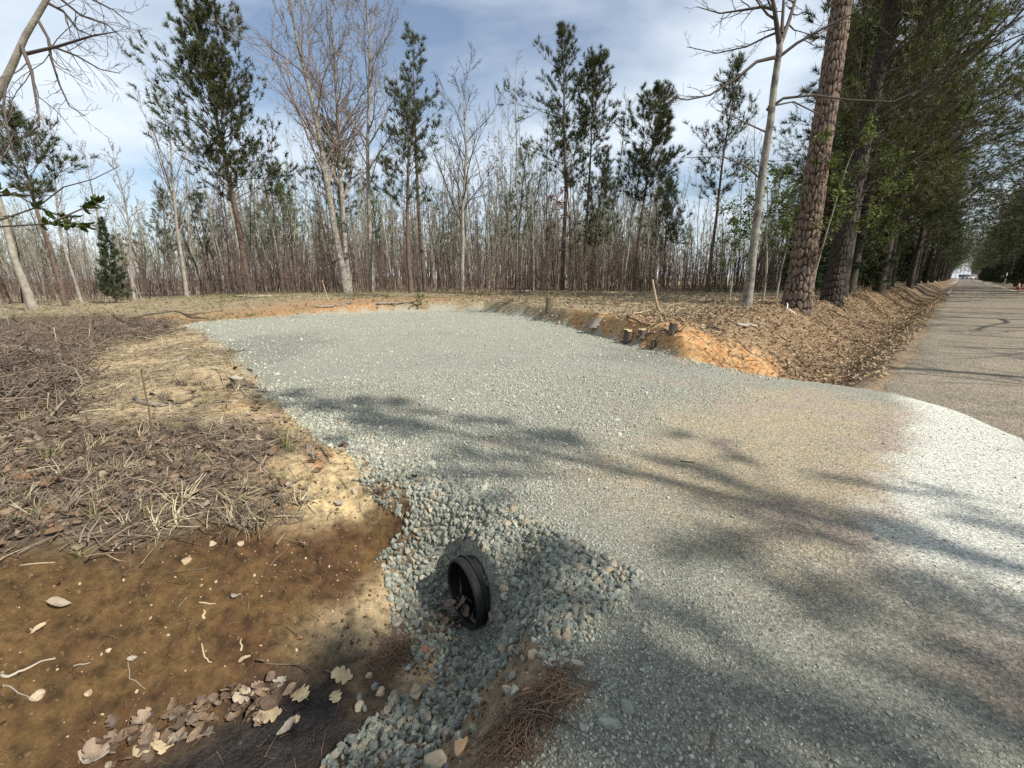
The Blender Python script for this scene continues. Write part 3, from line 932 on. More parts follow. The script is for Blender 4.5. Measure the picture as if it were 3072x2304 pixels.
b, H = hero(1050, 44, 400)
plant('pine_tree', pine_tree(115, H, 0.16, base=0.45, half=3.4, per=5, step=0.40, subs=5, tuft=(0.36, 0.025, 15)), b,
      'pine half hidden behind the bare double-stemmed tree', 'tree', PG)
b, H = hero(880, 56, 520)
plant('pine_tree', pine_tree(116, H, 0.15, base=0.40, half=3.4, per=5, step=0.42, subs=4, tuft=(0.37, 0.025, 15), needle=M_NEEDLE_LIGHT), b,
      'pale green pine behind, between the widest pine and the double-stemmed tree', 'tree', PG)

# bare hardwoods
b, H = hero(1042, 34, -260)
plant('bare_tree', bare_tree(201, H, 0.27, first=0.32, n1=24, ang=(24, 50), spread=0.30, counts=(9, 7), stems=2, lean=(-0.10, 0), up=0.07, bark=M_BARK_PALE, rmin=0.012), b,
      'tallest bare tree, double-stemmed with pale bark, left of the middle', 'tree', BG)
b, H = hero(1115, 36, -120)
plant('bare_tree', bare_tree(202, H, 0.19, first=0.34, n1=26, ang=(25, 50), spread=0.27, counts=(10, 7), lean=(0.0, 0), bark=M_BARK_GREY, rmin=0.012), b,
      'straight grey bare tree just right of the double-stemmed one', 'tree', BG)
b, H = hero(1388, 36, 250)
plant('bare_tree', bare_tree(203, H, 0.18, first=0.30, n1=16, ang=(25, 45), spread=0.36, counts=(8, 6), up=0.10, bark=M_BARK_GREY, twig=M_TWIG_DARK, rmin=0.011), b,
      'bare tree with a wide round fan of branches, left of the tallest middle pine', 'tree', BG)
b, H = hero(560, 35, 255)
plant('bare_tree', bare_tree(204, H, 0.14, first=0.30, n1=18, ang=(25, 45), spread=0.27, counts=(6, 5), rmin=0.011, lean=(-0.03, 0)), b,
      'slim bare tree left of the widest dark pine', 'tree', BG)
b, H = hero(400, 33, 410)
plant('bare_tree', bare_tree(205, H, 0.10, first=0.35, n1=18, ang=(22, 42), spread=0.20, counts=(6, 5), rmin=0.010), b,
      'thin bare tree rising alone against the sky in the left gap', 'tree', BG)
b, H = hero(345, 36, 430)
plant('bare_tree', bare_tree(206, H, 0.09, first=0.4, n1=14, ang=(22, 42), spread=0.20, counts=(5, 4), rmin=0.010, lean=(-0.02, 0)), b,
      'thinnest bare tree in the left sky gap, beside a slightly thicker one', 'tree', BG)
b, H = hero(90, 24, 130)
plant('bare_tree', bare_tree(207, H, 0.19, first=0.55, n1=14, ang=(30, 55), spread=0.22, counts=(6, 4), lean=(-0.06, 0), bark=M_BARK_GREY, rmin=0.010), b,
      'thick grey trunk leaning out of frame at the left edge', 'tree', BG)
b, H = hero(240, 30, 330)
plant('bare_tree', bare_tree(208, H, 0.09, first=0.4, n1=14, spread=0.22, counts=(5, 4), rmin=0.010, lean=(-0.04, 0)), b,
      'thin bare tree just right of the tufted left-edge pine', 'tree', BG)
b, H = hero(1640, 44, 330)
plant('bare_tree', bare_tree(209, H, 0.11, first=0.4, n1=16, spread=0.20, counts=(6, 4), rmin=0.008), b,
      'pale bare tree directly left behind the tallest middle pine', 'tree', BG)

# ---- the pale forked hardwood in front of the thick roadside pine
b = gp(2240, 925)
fw = b[1]
r = np.random.default_rng(61)
tb, cb = Buf(), Buf()


def hp(px, py, df=0.0):
    return at(px, py, fw + df)


trunk = np.array([b + [0, 0, -0.1], hp(2255, 800), hp(2272, 640), hp(2290, 500), hp(2312, 360), hp(2322, 260), hp(2338, 150), hp(2340, 120)])
tb.tube(trunk, [0.165, 0.125, 0.115, 0.11, 0.10, 0.092, 0.085, 0.08], 10)
limbs = [([(2338, 130), (2325, 40), (2308, -60), (2290, -200)], 0.085, 10, 1.6),
         ([(2338, 140), (2368, 60), (2392, -20), (2430, -160)], 0.075, 10, 1.6),
         ([(2345, 100), (2350, 20), (2356, -90), (2360, -200)], 0.05, 8, 1.3),
         ([(2325, 172), (2270, 185), (2210, 235), (2130, 285), (2060, 300), (1985, 285)], 0.055, 11, 1.2),
         ([(2330, 30), (2290, 20), (2230, 30), (2160, 40), (2090, 20)], 0.05, 10, 1.2),
         ([(2336, 95), (2300, 110), (2240, 140), (2150, 160), (2060, 140)], 0.035, 9, 1.0),
         ([(2325, 180), (2390, 130), (2470, 85), (2560, 40), (2640, -10)], 0.05, 8, 1.1),
         ([(2300, 330), (2350, 295), (2440, 285), (2550, 300), (2680, 305), (2760, 270)], 0.045, 9, 1.0),
         ([(2305, 320), (2380, 305), (2450, 340), (2520, 380)], 0.03, 6, 0.8),
         ([(2295, 395), (2240, 370), (2200, 350), (2150, 330)], 0.025, 6, 0.8),
         ([(2285, 540), (2240, 500), (2170, 470), (2060, 473)], 0.035, 6, 0.7)]
for pts, r0_, nt_, tl in limbs:
    k = len(pts)
    P = np.array([hp(x, y, df) for (x, y), df in zip(pts, np.linspace(0, r.uniform(-1.8, 1.2), k))])
    cb.tube(P, np.linspace(r0_, 0.010, k), 6)
    twigs(cb, r, P, r0_, nt_, tl, (25, 60), 1, 0.02, 0.14, 0.2, (4, 3), 3, 0, 0.005)
root = link('bare_tree', None)
for nm, bf, mt in (('trunk', tb, M_BARK_PALE), ('branch', cb, M_TWIG_DARK)):
    o = link(nm, bf.mesh(nm, [mt]), root)
root.location = (0, 0, 0)
tag(root, 'pale-barked forked bare tree in front of the thick roadside pine', 'tree', BG)


def settle(root, base):
    """move a root to the plant's base, leaving its parts where they are"""
    for c in [o for o in COL.objects if o.parent == root]:
        c.data.transform(__import__('mathutils').Matrix.Translation((-base[0], -base[1], -base[2])))
    root.location = tuple(base)


settle(root, b)

# ---- thick roadside pines, left of the road
RG = 'pines lining the left side of the road'
AZR = -math.pi / 2 + (math.pi / 2 - A_ROAD)        # towards the road


def long_boughs(seed, n, L):
    r = np.random.default_rng(seed)
    return [(r.uniform(0.20, 0.62), AZR + r.uniform(-1.1, 1.1), L * r.uniform(0.75, 1.2), math.radians(r.uniform(58, 86))) for _ in range(n)]


V_ROAD = [pine_tree(300 + i, 24, 0.33, base=0.20, half=5.6, step=0.55, per=4, profile='flat', subs=7, sub_tufts=4, tuft=(0.36, 0.024, 13),
                    bark=M_BARK_DARK, needle=M_NEEDLE_DEEP, droop=0.035, tipup=0.05, stubs=14, keep=0.85, extra=long_boughs(i, 11, 8.5)) for i in range(3)]
b = gp(2388, 928)
pp1 = pine_tree(310, 26, 0.40, base=0.62, half=4.5, step=0.6, per=3, profile='flat', subs=5, tuft=(0.28, 0.034, 9), plates=True, stubs=5, lean=(0.0, 0.0), sway=0.006, bark=M_BARK_PLATE,
                needle=M_NEEDLE_DEEP)
plant('pine_tree', pp1, b, 'thickest pine with reddish plated bark, nearest the ditch', 'tree', RG)
b = gp(2492, 905)
pp2 = pine_tree(311, 25, 0.36, base=0.25, half=6.0, step=0.55, per=4, profile='flat', subs=7, sub_tufts=4, tuft=(0.36, 0.024, 13), plates=True, stubs=10, sway=0.008,
                bark=M_BARK_DARK, needle=M_NEEDLE_DEEP, droop=0.03, lean=(0.02, 0.0), extra=long_boughs(21, 12, 8.5))
plant('pine_tree', pp2, b, 'dark shaded pine second from the thick plated pine along the road', 'tree', RG)
words = ['third', 'fourth', 'fifth', 'sixth', 'seventh', 'eighth', 'ninth', 'tenth']
k = 0
for i, s in enumerate([30, 35.5, 42, 50, 59, 70, 84, 100]):
    n = 4.5 + 0.5 * math.sin(i * 2.1)
    x, y = to_xy(s, n)
    plant('pine_tree', V_ROAD[i % 3], ground_at(x, y), words[i] + ' pine of the row along the left roadside, counted from the plated one', 'tree', RG, rotz=0.35 * math.sin(i * 1.9), scale=0.92 + 0.05 * (i % 4))
for i in range(14):
    s = 118 + i * 16
    for n in (4.6, -7.5):
        x, y = to_xy(s, n + rng.uniform(-0.7, 0.7))
        plant('pine_tree', V_ROAD[(i + (n > 0)) % 3], ground_at(x, y), 'far roadside pine where the road narrows away', 'tree', 'far pines lining the road', rotz=(0 if n > 0 else math.pi) + 0.3 * math.sin(i * 2.3), scale=rng.uniform(0.8, 1.0))
# second row of pines behind the roadside row
G2 = 'shaded pines behind the roadside row'
for i, (s, n) in enumerate([(40, 7), (47, 8), (54, 9), (62, 8.5), (70, 10), (82, 9), (96, 10), (112, 9)]):
    x, y = to_xy(s, n)
    plant('pine_tree', V_ROAD[(i + 1) % 3], ground_at(x, y), 'dark pine in the shade behind the left roadside row', 'tree', G2, rotz=i * 1.3 + 0.5, scale=0.78 + 0.06 * (i % 4))
# cedars and young pines thickening the roadside wood
CED = [cedar_tree(400 + i, 8.5, 2.3, n=1500, spray=(0.34, 0.055, 7)) for i in range(2)]
G3 = 'dark cedars under the roadside pines'
for i, (s, n) in enumerate([(29, 6.0), (34, 6.0), (38, 6.4), (44, 6.2), (49, 7.0), (55, 6.4), (63, 7.0), (74, 7), (88, 7), (41, 5.4)]):
    x, y = to_xy(s, n)
    plant('cedar_tree', CED[i % 2], ground_at(x, y), 'dark green cedar under the left roadside pines', 'tree', G3, rotz=i * 2.1, scale=0.75 + 0.12 * (i % 4))
YP = pine_tree(330, 10, 0.11, base=0.2, half=3.0, step=0.34, per=5, profile='oval', subs=6, sub_tufts=4, tuft=(0.27, 0.036, 10), needle=M_NEEDLE_LIGHT, bark=M_BARK_DARK)
x, y = to_xy(37, 4.9)
plant('pine_tree', YP, ground_at(x, y), 'bright yellow-green young pine catching sun beside the road', 'tree')
x, y = to_xy(52, 5.4)
plant('pine_tree', YP, ground_at(x, y), 'smaller yellow-green young pine further down the left roadside', 'tree', rotz=2, scale=0.8)

# ---- trees on the right side of the road
RR = 'trees lining the right side of the road'
BR = [bare_tree(340 + i, 17, 0.22, first=0.28, n1=16, ang=(45, 75), spread=0.42, counts=(7, 5), up=0.02, bark=M_BARK_DARK, twig=M_TWIG_DARK, rmin=0.010, sway=0.06) for i in range(2)]
for i, (s, n, kind, sc) in enumerate([(74, -6.6, 0, 1.0), (80, -7.2, 1, 0.9), (86, -8.0, 0, 0.9), (93, -7.0, 1, 0.9), (103, -7.5, 0, 1.0), (90, -12, 1, 1.0), (104, -12, 1, 1.0), (120, -11, 1, 1.0), (68, -7.5, 1, 0.9), (110, -7, 1, 0.9), (78, -12, 1, 0.9)]):
    x, y = to_xy(s, n)
    m = BR[i % 2] if kind == 0 else V_ROAD[i % 3]
    plant('bare_tree' if kind == 0 else 'pine_tree', m, ground_at(x, y), 'leafless dark tree on the right roadside' if kind == 0 else 'dark pine on the right roadside', 'tree',
          RR, rotz=math.pi + 0.4 * math.sin(i * 1.7), scale=sc)
# trees across the road from the camera: they arch over the right of the picture and shade the stone
G4 = 'trees across the road, beside and behind the viewer'
PV = pine_tree(350, 22, 0.30, base=0.45, half=4.2, step=0.55, per=4, subs=5, sub_tufts=3, tuft=(0.28, 0.036, 9))
for i, (s, n, kind, sc) in enumerate([(13, -12.0, 0, 0.9), (19, -9.0, 0, 0.8), (27, -8.2, 0, 1.0), (36, -8.5, 2, 1.0), (45, -8.0, 0, 1.1), (54, -7.5, 1, 0.95), (61, -7.2, 1, 0.95), (48, -7.6, 0, 1.0), (31, -9, 0, 0.8), (23, -7.4, 0, 0.7), (-9, -16, 2, 1.0)]):
    x, y = to_xy(s, n)
    m = BR[i % 2] if kind == 0 else (V_ROAD[i % 3] if kind == 1 else PV)
    plant('bare_tree' if kind == 0 else 'pine_tree', m, ground_at(x, y), 'bare tree across the road arching over the right corner' if kind == 0 else 'pine across the road on the near right', 'tree',
          G4, rotz=math.pi + 0.5 * math.sin(i * 2.9) if kind == 1 else i * 2.9 + 1, scale=sc)

SH1 = pine_tree(351, 15.0, 0.17, base=0.52, half=1.9, step=0.5, per=3, subs=4, sub_tufts=3, tuft=(0.30, 0.03, 11), keep=0.62)
SH2 = pine_tree(352, 10.0, 0.15, base=0.52, half=1.9, step=0.36, per=4, subs=5, sub_tufts=3, tuft=(0.30, 0.03, 12), keep=0.8)
plant('pine_tree', SH1, ground_at(11.2, -3.3), 'pine across the road whose crown dapples the gravel with shade', 'tree', G4)
plant('pine_tree', SH2, ground_at(9.5, -3.9), 'smaller pine across the road shading the stone by the pipe', 'tree', G4)

# ---- green-leaved saplings round the pale forked tree
SG = [leafy_sapling(500, 5.2, 0.05, first=0.35, n1=14, spread=0.42, leaves=1700, size=0.13, lean=(0.0, 0)),
      leafy_sapling(501, 4.0, 0.04, first=0.3, n1=12, spread=0.40, leaves=1100, size=0.13)]
for (px, fwd, v, sc, rz, lb) in [(2290, 18.5, 0, 1.0, 0.4, 'yellow-green leafy sapling behind the pale forked tree'),
                                 (2190, 20, 1, 1.0, 2.0, 'low leafy sapling left of the pale forked tree'),
                                 (2440, 16.5, 0, 1.08, 3.0, 'leafy sapling spreading across the plated pine trunk'),
                                 (2330, 21, 1, 1.2, 4.0, 'leafy sapling between the pale tree and the plated pine')]:
    bb = base_at(px, fwd)
    plant('leafy_sapling', SG[v], bb, lb, 'sapling', 'green-leaved saplings near the roadside pines', rz, sc)

# small shrubs and brown saplings by the middle pines
SH = leafy_sapling(510, 3.0, 0.03, first=0.15, n1=12, spread=0.38, leaves=900, size=0.11, leaf=M_LEAF_TAN, twig=M_TWIG)
for px, fwd, sc, lb in [(1715, 38, 1.35, 'tan-leaved shrub at the foot of the tallest middle pine'), (1850, 40, 1.2, 'tan-leaved shrub between the middle pines and the round-crowned pine'),
                        (1765, 42, 0.9, 'small tan shrub behind the bare-stemmed middle pine')]:
    plant('shrub', SH, base_at(px, fwd), lb, 'shrub', 'tan-leaved shrubs', px * 0.1, sc)
SB = leafy_sapling(511, 5.5, 0.04, first=0.3, n1=12, spread=0.25, leaves=900, size=0.13, leaf=M_LEAF_BROWN, twig=M_BRUSH)
for px, fwd, sc, lb in [(1665, 39, 1.5, 'tall sapling with rusty dead leaves left of the tallest middle pine'), (420, 36, 0.85, 'short rusty-leaved sapling in the left gap'),
                        (2420, 24, 0.9, 'rusty-leaved sapling behind the plated pine'), (1010, 40, 1.0, 'rusty-leaved sapling left of the double-stemmed tree')]:
    plant('rusty_sapling', SB, base_at(px, fwd), lb, 'sapling', 'saplings with dead leaves', px * 0.3, sc)
plant('cedar_tree', CED[0], base_at(345, 29), 'small dark cedar below the left sky gap', 'tree', None, 1.0, (0.45, 0.45, 0.62))
GS = leafy_sapling(512, 0.9, 0.015, first=0.05, n1=12, spread=0.5, leaves=500, size=0.07, leaf=M_LEAF_GREEN)
plant('shrub', GS, gp(1262, 932), 'small green shrub at the far edge of the gravel', 'shrub', None, 0, 0.9)

# ------------------------------------------------------------------ slender trees of the wood behind
SL = [bare_tree(600 + i, 14 + i * 1.1, (0.07, 0.10, 0.085, 0.13, 0.075, 0.11, 0.06)[i], first=0.30, n1=13, ang=(20, 42), spread=0.16, counts=(5, 4), twig=(M_TWIG_GREEN, M_TWIG, M_TWIG_GREEN)[i % 3],
                bark=(M_BARK_GREY, M_BARK_DARK, M_BARK_PALE)[i % 3], rmin=0.011, sway=0.055, lean=(0.05 * math.sin(i * 2.2), 0)) for i in range(7)]
PB = [pine_tree(640 + i, 12, 0.12, base=0.35, half=2.6, step=0.5, per=4, subs=4, tuft=(0.32, 0.035, 8), sub_tufts=2, needle=M_NEEDLE_LIGHT) for i in range(2)]
wr = np.random.default_rng(99)
cnt = 0
placed = []
while cnt < 300:
    t = wr.random()
    px = -150 + 2700 * t
    f = wr.uniform(37, 66) if px > 500 else wr.uniform(31, 62)
    d = ray(px, 880); x = d[0] * f / d[1]
    s, n = to_sn(x, f)
    if n < 9 or (n < 14 and s > 22 and wr.random() < 0.5): continue
    if 260 < px < 480 and wr.random() < 0.55: continue
    if 1960 < px < 2230 and wr.random() < 0.7: continue
    if any((x - a) ** 2 + (f - c) ** 2 < 0.5 for a, c in placed): continue
    placed.append((x, f))
    i = int(wr.integers(7))
    left_thin = 0.58 if px < 560 else 1.0
    plant('slender_tree', SL[i], ground_at(x, f), 'slender bare tree among the grey trunks of the wood behind the clearing', 'tree', 'slender bare trees of the wood behind the clearing',
          wr.uniform(0, 6.28), left_thin * wr.uniform(0.42, 0.95))
    cnt += 1
for i in range(16):
    px = wr.uniform(-100, 2150); f = wr.uniform(52, 75)
    if 250 < px < 640: continue
    d = ray(px, 880); x = d[0] * f / d[1]
    plant('pine_tree', PB[i % 2], ground_at(x, f), 'small pine deep in the grey wood behind the clearing', 'tree', 'small pines scattered in the wood behind', wr.uniform(0, 6), wr.uniform(0.6, 0.95))

# brown thicket: stems and twigs nobody could count
tbk = Buf()
for i in range(3600):
    px = wr.uniform(-300, 2600); f = 34 + 30 * wr.random() ** 1.4
    dens = 1.0 if px > 620 else 0.6
    if wr.random() > dens: continue
    d = ray(px, 880); x = d[0] * f / d[1]
    s, n = to_sn(x, f)
    if n < 7.5: continue
    z = float(terrain(np.array([x]), np.array([f]), False)[0])
    h = wr.uniform(1.6, 4.6) * (1.15 if wr.random() < 0.25 else 1) * (1 if px > 620 else 0.6)
    P = path(wr, (x, f, z - 0.1), (wr.normal(0, 0.06), wr.normal(0, 0.06), 1), h, 4, 0.05, 0.02)
    tbk.tube(P, np.linspace(wr.uniform(0.018, 0.04), 0.008, 5), 3)
    for j in range(5):
        q, T = along(P, wr.uniform(0.2, 0.98))
        Q = path(wr, q, side_dir(wr, T, wr.uniform(0.4, 1.0)), wr.uniform(0.4, 1.1), 2, 0.15, 0.04)
        tbk.tube(Q, [0.011, 0.009, 0.007], 3)
tag(link('thicket', tbk.mesh('thicket', [M_BRUSH])), 'brown leafless thicket of saplings along the foot of the wood', 'thicket', kind='stuff')

# ------------------------------------------------------------------ far wood closing the view: reads as one grey mass
def one_mesh(name, pair):
    import bmesh
    bm = bmesh.new()
    mats, off = [], 0
    for me in pair:
        k0 = len(bm.faces)
        bm.from_mesh(me)
        bm.faces.ensure_lookup_table()
        for f in bm.faces[k0:]:
            f.material_index += off
        mats += list(me.materials); off = len(mats)
    out = bpy.data.meshes.new(name); bm.to_mesh(out); bm.free()
    for m in mats: out.materials.append(m)
    return out


FAR_TREES = [one_mesh('far_tree', bare_tree(660 + i, 15 + i * 1.3, 0.11, first=0.2, n1=13, ang=(18, 42), spread=0.17, counts=(5, 4), twig=(M_TWIG_GREEN, M_TWIG)[i % 2],
             bark=(M_BARK_GREY, M_BARK_DARK)[i % 2], rmin=0.026, sway=0.04)) for i in range(4)] + [one_mesh('far_pine', PB[i]) for i in range(2)]
# ------------------------------------------------------------------ small stuff on the ground
def stone_mesh(name, seed, material, flat=0.7, sub=1):
    r = np.random.default_rng(seed)
    t = (1 + 5 ** 0.5) / 2
    V = np.array([(-1, t, 0), (1, t, 0), (-1, -t, 0), (1, -t, 0), (0, -1, t), (0, 1, t), (0, -1, -t), (0, 1, -t), (t, 0, -1), (t, 0, 1), (-t, 0, -1), (-t, 0, 1)], float)
    F = [(0, 11, 5), (0, 5, 1), (0, 1, 7), (0, 7, 10), (0, 10, 11), (1, 5, 9), (5, 11, 4), (11, 10, 2), (10, 7, 6), (7, 1, 8),
         (3, 9, 4), (3, 4, 2), (3, 2, 6), (3, 6, 8), (3, 8, 9), (4, 9, 5), (2, 4, 11), (6, 2, 10), (8, 6, 7), (9, 8, 1)]
    V = list(V / np.linalg.norm(V[0]))
    for _ in range(sub):
        cache, G = {}, []
        def mid(a, b):
            k = (min(a, b), max(a, b))
            if k not in cache:
                cache[k] = len(V); V.append(unit(V[a] + V[b]))
            return cache[k]
        for a, b, c in F:
            x, y, z = mid(a, b), mid(b, c), mid(c, a)
            G += [(a, x, z), (b, y, x), (c, z, y), (x, y, z)]
        F = G
    V = np.array(V)
    N = r.normal(0, 1, (8, 3)); N /= np.linalg.norm(N, axis=1, keepdims=True)
    h = r.uniform(0.42, 0.85, 8)
    rad = np.min(np.where(V @ N.T > 0.05, h / np.maximum(V @ N.T, 0.05), 9), 1)
    V = V * np.minimum(rad, 1.0)[:, None] * r.uniform(0.96, 1.04, (len(V), 1))
    V *= np.array([r.uniform(0.85, 1.15), r.uniform(0.7, 0.95), flat * r.uniform(0.85, 1.15)])
    me = mesh_np(name, V, None, F, smooth=False)
    me.materials.append(material)
    return me


def leaf_mesh(name, seed, material, lobed=False, curl=0.5, wide=0.30):
    """one leaf, length 1 along x, lying near z = 0"""
    r = np.random.default_rng(seed)
    m = 15
    t = np.linspace(0, 1, m)
    w = wide * np.sin(np.pi * t ** 0.8) ** 0.8
    if lobed:
        w = wide * 1.3 * np.sin(np.pi * np.clip(t * 0.95 + 0.04, 0, 1)) ** 0.6 * (0.42 + 0.58 * np.abs(np.sin(t * np.pi * 3.4 + 0.3)) ** 0.8)
    w[0] = 0.012; w[-1] = 0.008
    bend = curl * (t - 0.5) ** 2 * r.uniform(0.3, 1.1) + 0.05 * np.sin(t * 6 + r.uniform(0, 6))
    V = []
    for s in (-1, 0, 1):
        x = t + (0.05 * abs(s) if lobed else 0)
        y = s * w * r.uniform(0.85, 1.1)
        z = bend + abs(s) * w * curl * r.uniform(0.2, 0.9) + (r.normal(0, 0.015, m) if s else 0)
        V.append(np.stack([x, y, z], -1))
    V = np.concatenate(V)
    i = np.arange(m - 1)
    Q = np.concatenate([np.stack([i, i + 1, m + i + 1, m + i], -1), np.stack([m + i, m + i + 1, 2 * m + i + 1, 2 * m + i], -1)])
    b = Buf(); b.add(V - np.array([0.5, 0, 0]), Q)
    b.tube([(-0.5, 0, bend[0]), (-0.62, 0.01, bend[0] + 0.03), (-0.74, 0.03, bend[0] + 0.02)], [0.012, 0.010, 0.008], 3)
    return b.mesh(name, [material])


def straw_mesh(name, seed, material, n=1, spread=0.0, L=1.0, w=0.02, arch=0.25):
    r = np.random.default_rng(seed)
    b = Buf()
    for i in range(n):
        a = r.uniform(0, 6.28); k = 5
        t = np.linspace(0, 1, k)
        ln = L * r.uniform(0.6, 1.2)
        if spread:
            el = r.uniform(0.15, 1.35)
            x = t * ln * math.cos(el) ; z = t * ln * math.sin(el) - 0.55 * ln * t ** 2 * math.cos(el) * r.uniform(0.2, 1)
        else:
            x = (t - 0.5) * ln; z = arch * ln * (0.25 - (t - 0.5) ** 2) * r.uniform(-0.3, 1)
        y = 0.12 * ln * np.sin(t * r.uniform(1, 4) + r.uniform(0, 3))
        P = np.stack([x * math.cos(a) - y * math.sin(a), x * math.sin(a) + y * math.cos(a), z + 0.01], -1) if spread else np.stack([x, y, z], -1)
        if spread: P[:, :2] += r.normal(0, spread * 0.2, 2)
        sd = np.array([-math.sin(a), math.cos(a), 0.3]) if spread else np.array([0, 1, 0.3])
        ww = (w * (1 - 0.7 * t))[:, None]
        V = np.concatenate([P - sd * ww, P + sd * ww])
        j = np.arange(k - 1)
        b.add(V, np.stack([j, j + 1, k + j + 1, k + j], -1))
    return b.mesh(name, [material])


def twig_mesh(name, seed, material, n=3):
    r = np.random.default_rng(seed)
    b = Buf()
    P = path(r, (-0.5, 0, 0.02), (1, 0, 0.0), 1.0, 6, 0.14, 0.0); P[:, 2] = np.abs(P[:, 2]) * 0.4 + 0.012
    b.tube(P, np.linspace(0.016, 0.007, 7), 5)
    for i in range(n):
        q, T = along(P, r.uniform(0.2, 0.9))
        Q = path(r, q, side_dir(r, T, r.uniform(0.5, 1.0)), r.uniform(0.15, 0.4), 3, 0.15, 0)
        b.tube(Q, np.linspace(0.008, 0.004, 4), 3)
    return b.mesh(name, [material])


def scatter(name, P, scl, protos, label, cat, pick=None, tilt=0.15, yaw=None, kind='stuff', seed=1, spin=False):
    r = np.random.default_rng(seed)
    n = len(P)
    me = bpy.data.meshes.new(name)
    me.vertices.add(n); me.vertices.foreach_set('co', np.asarray(P, np.float32).ravel())
    rot = np.zeros((n, 3), np.float32)
    if spin:
        rot[:] = r.uniform(0, 6.283, (n, 3))
    else:
        rot[:, :2] = r.normal(0, tilt, (n, 2)); rot[:, 2] = r.uniform(0, 6.283, n) if yaw is None else yaw
    a = me.attributes.new('rot', 'FLOAT_VECTOR', 'POINT'); a.data.foreach_set('vector', rot.ravel())
    scl = np.broadcast_to(np.asarray(scl, np.float32).reshape(n, -1), (n, 3)).astype(np.float32)
    a = me.attributes.new('scl', 'FLOAT_VECTOR', 'POINT'); a.data.foreach_set('vector', scl.ravel())
    pk = r.integers(0, len(protos), n) if pick is None else pick
    a = me.attributes.new('pick', 'INT', 'POINT'); a.data.foreach_set('value', pk.astype(np.int32))
    o = link(name, me)
    c = bpy.data.collections.new(name + '_pieces')
    for i, pm in enumerate(protos):
        c.objects.link(bpy.data.objects.new('%s_piece_%02d' % (name, i), pm))
    ng = bpy.data.node_groups.new(name + '_spread', 'GeometryNodeTree')
    ng.interface.new_socket('Geometry', in_out='INPUT', socket_type='NodeSocketGeometry')
    ng.interface.new_socket('Geometry', in_out='OUTPUT', socket_type='NodeSocketGeometry')
    gi, go = ng.nodes.new('NodeGroupInput'), ng.nodes.new('NodeGroupOutput')
    ip = ng.nodes.new('GeometryNodeInstanceOnPoints'); ip.inputs['Pick Instance'].default_value = True
    ci = ng.nodes.new('GeometryNodeCollectionInfo'); ci.inputs['Collection'].default_value = c
    ci.inputs['Separate Children'].default_value = True; ci.inputs['Reset Children'].default_value = True
    def attr(nm, ty):
        x = ng.nodes.new('GeometryNodeInputNamedAttribute'); x.data_type = ty; x.inputs['Name'].default_value = nm; return x.outputs['Attribute']
    L = ng.links.new
    L(gi.outputs[0], ip.inputs['Points']); L(ci.outputs[0], ip.inputs['Instance'])
    L(attr('pick', 'INT'), ip.inputs['Instance Index'])
    er = ng.nodes.new('FunctionNodeEulerToRotation'); L(attr('rot', 'FLOAT_VECTOR'), er.inputs[0]); L(er.outputs[0], ip.inputs['Rotation'])
    L(attr('scl', 'FLOAT_VECTOR'), ip.inputs['Scale'])
    L(ip.outputs[0], go.inputs[0])
    md = o.modifiers.new('spread', 'NODES'); md.node_group = ng
    tag(o, label, cat, kind=kind)
    return o


def sample(n, rmin, rmax, az=(-68, 68), seed=0, power=1.0):
    """points in a sector of ground in front of the camera, even by area when power = 1"""
    r = np.random.default_rng(seed)
    a = np.radians(r.uniform(az[0], az[1], n)); u = r.random(n) ** power
    d = np.sqrt(rmin ** 2 + u * (rmax ** 2 - rmin ** 2))
    return d * np.sin(a), d * np.cos(a), r


def on_ground(X, Y, dz=0.0):
    return np.stack([X, Y, terrain(X, Y) + dz], -1)


# ---- crushed stone
GREY = [(0.33, 0.335, 0.26), (0.48, 0.48, 0.38), (0.22, 0.23, 0.19), (0.55, 0.545, 0.44), (0.26, 0.27, 0.215), (0.38, 0.36, 0.29), (0.42, 0.34, 0.24), (0.33, 0.35, 0.295), (0.24, 0.26, 0.22), (0.53, 0.53, 0.46)]
M_STONE = mat('crushed_stone', rnd=GREY, var=(0.72, 0.74, 0.72), scale=3, rough=0.85, bump=0.3, bscale=6)
BLUE = [(0.17, 0.175, 0.15), (0.31, 0.315, 0.25), (0.23, 0.245, 0.19), (0.12, 0.125, 0.112), (0.38, 0.375, 0.30), (0.36, 0.28, 0.19), (0.24, 0.248, 0.215), (0.18, 0.195, 0.15)]
M_STONE_BLUE = mat('blue_green_stone', rnd=BLUE, var=(0.66, 0.70, 0.70), scale=3, rough=0.75, bump=0.3, bscale=6)
M_ROCK_TAN = mat('tan_rock', rnd=[(0.42, 0.32, 0.20), (0.50, 0.42, 0.30), (0.36, 0.24, 0.14)], var=(0.7, 0.66, 0.6), scale=4, rough=0.9, bump=0.3, bscale=8)
STONES = [stone_mesh('crushed_stone', 700 + i, M_STONE, flat=0.62 + 0.05 * (i % 4)) for i in range(8)]
STONES_B = [stone_mesh('blue_stone', 720 + i, M_STONE_BLUE, flat=0.6 + 0.05 * (i % 4)) for i in range(6)]
PEB = [stone_mesh('soil_pebble', 740 + i, M_ROCK_TAN, flat=0.7, sub=0) for i in range(4)]

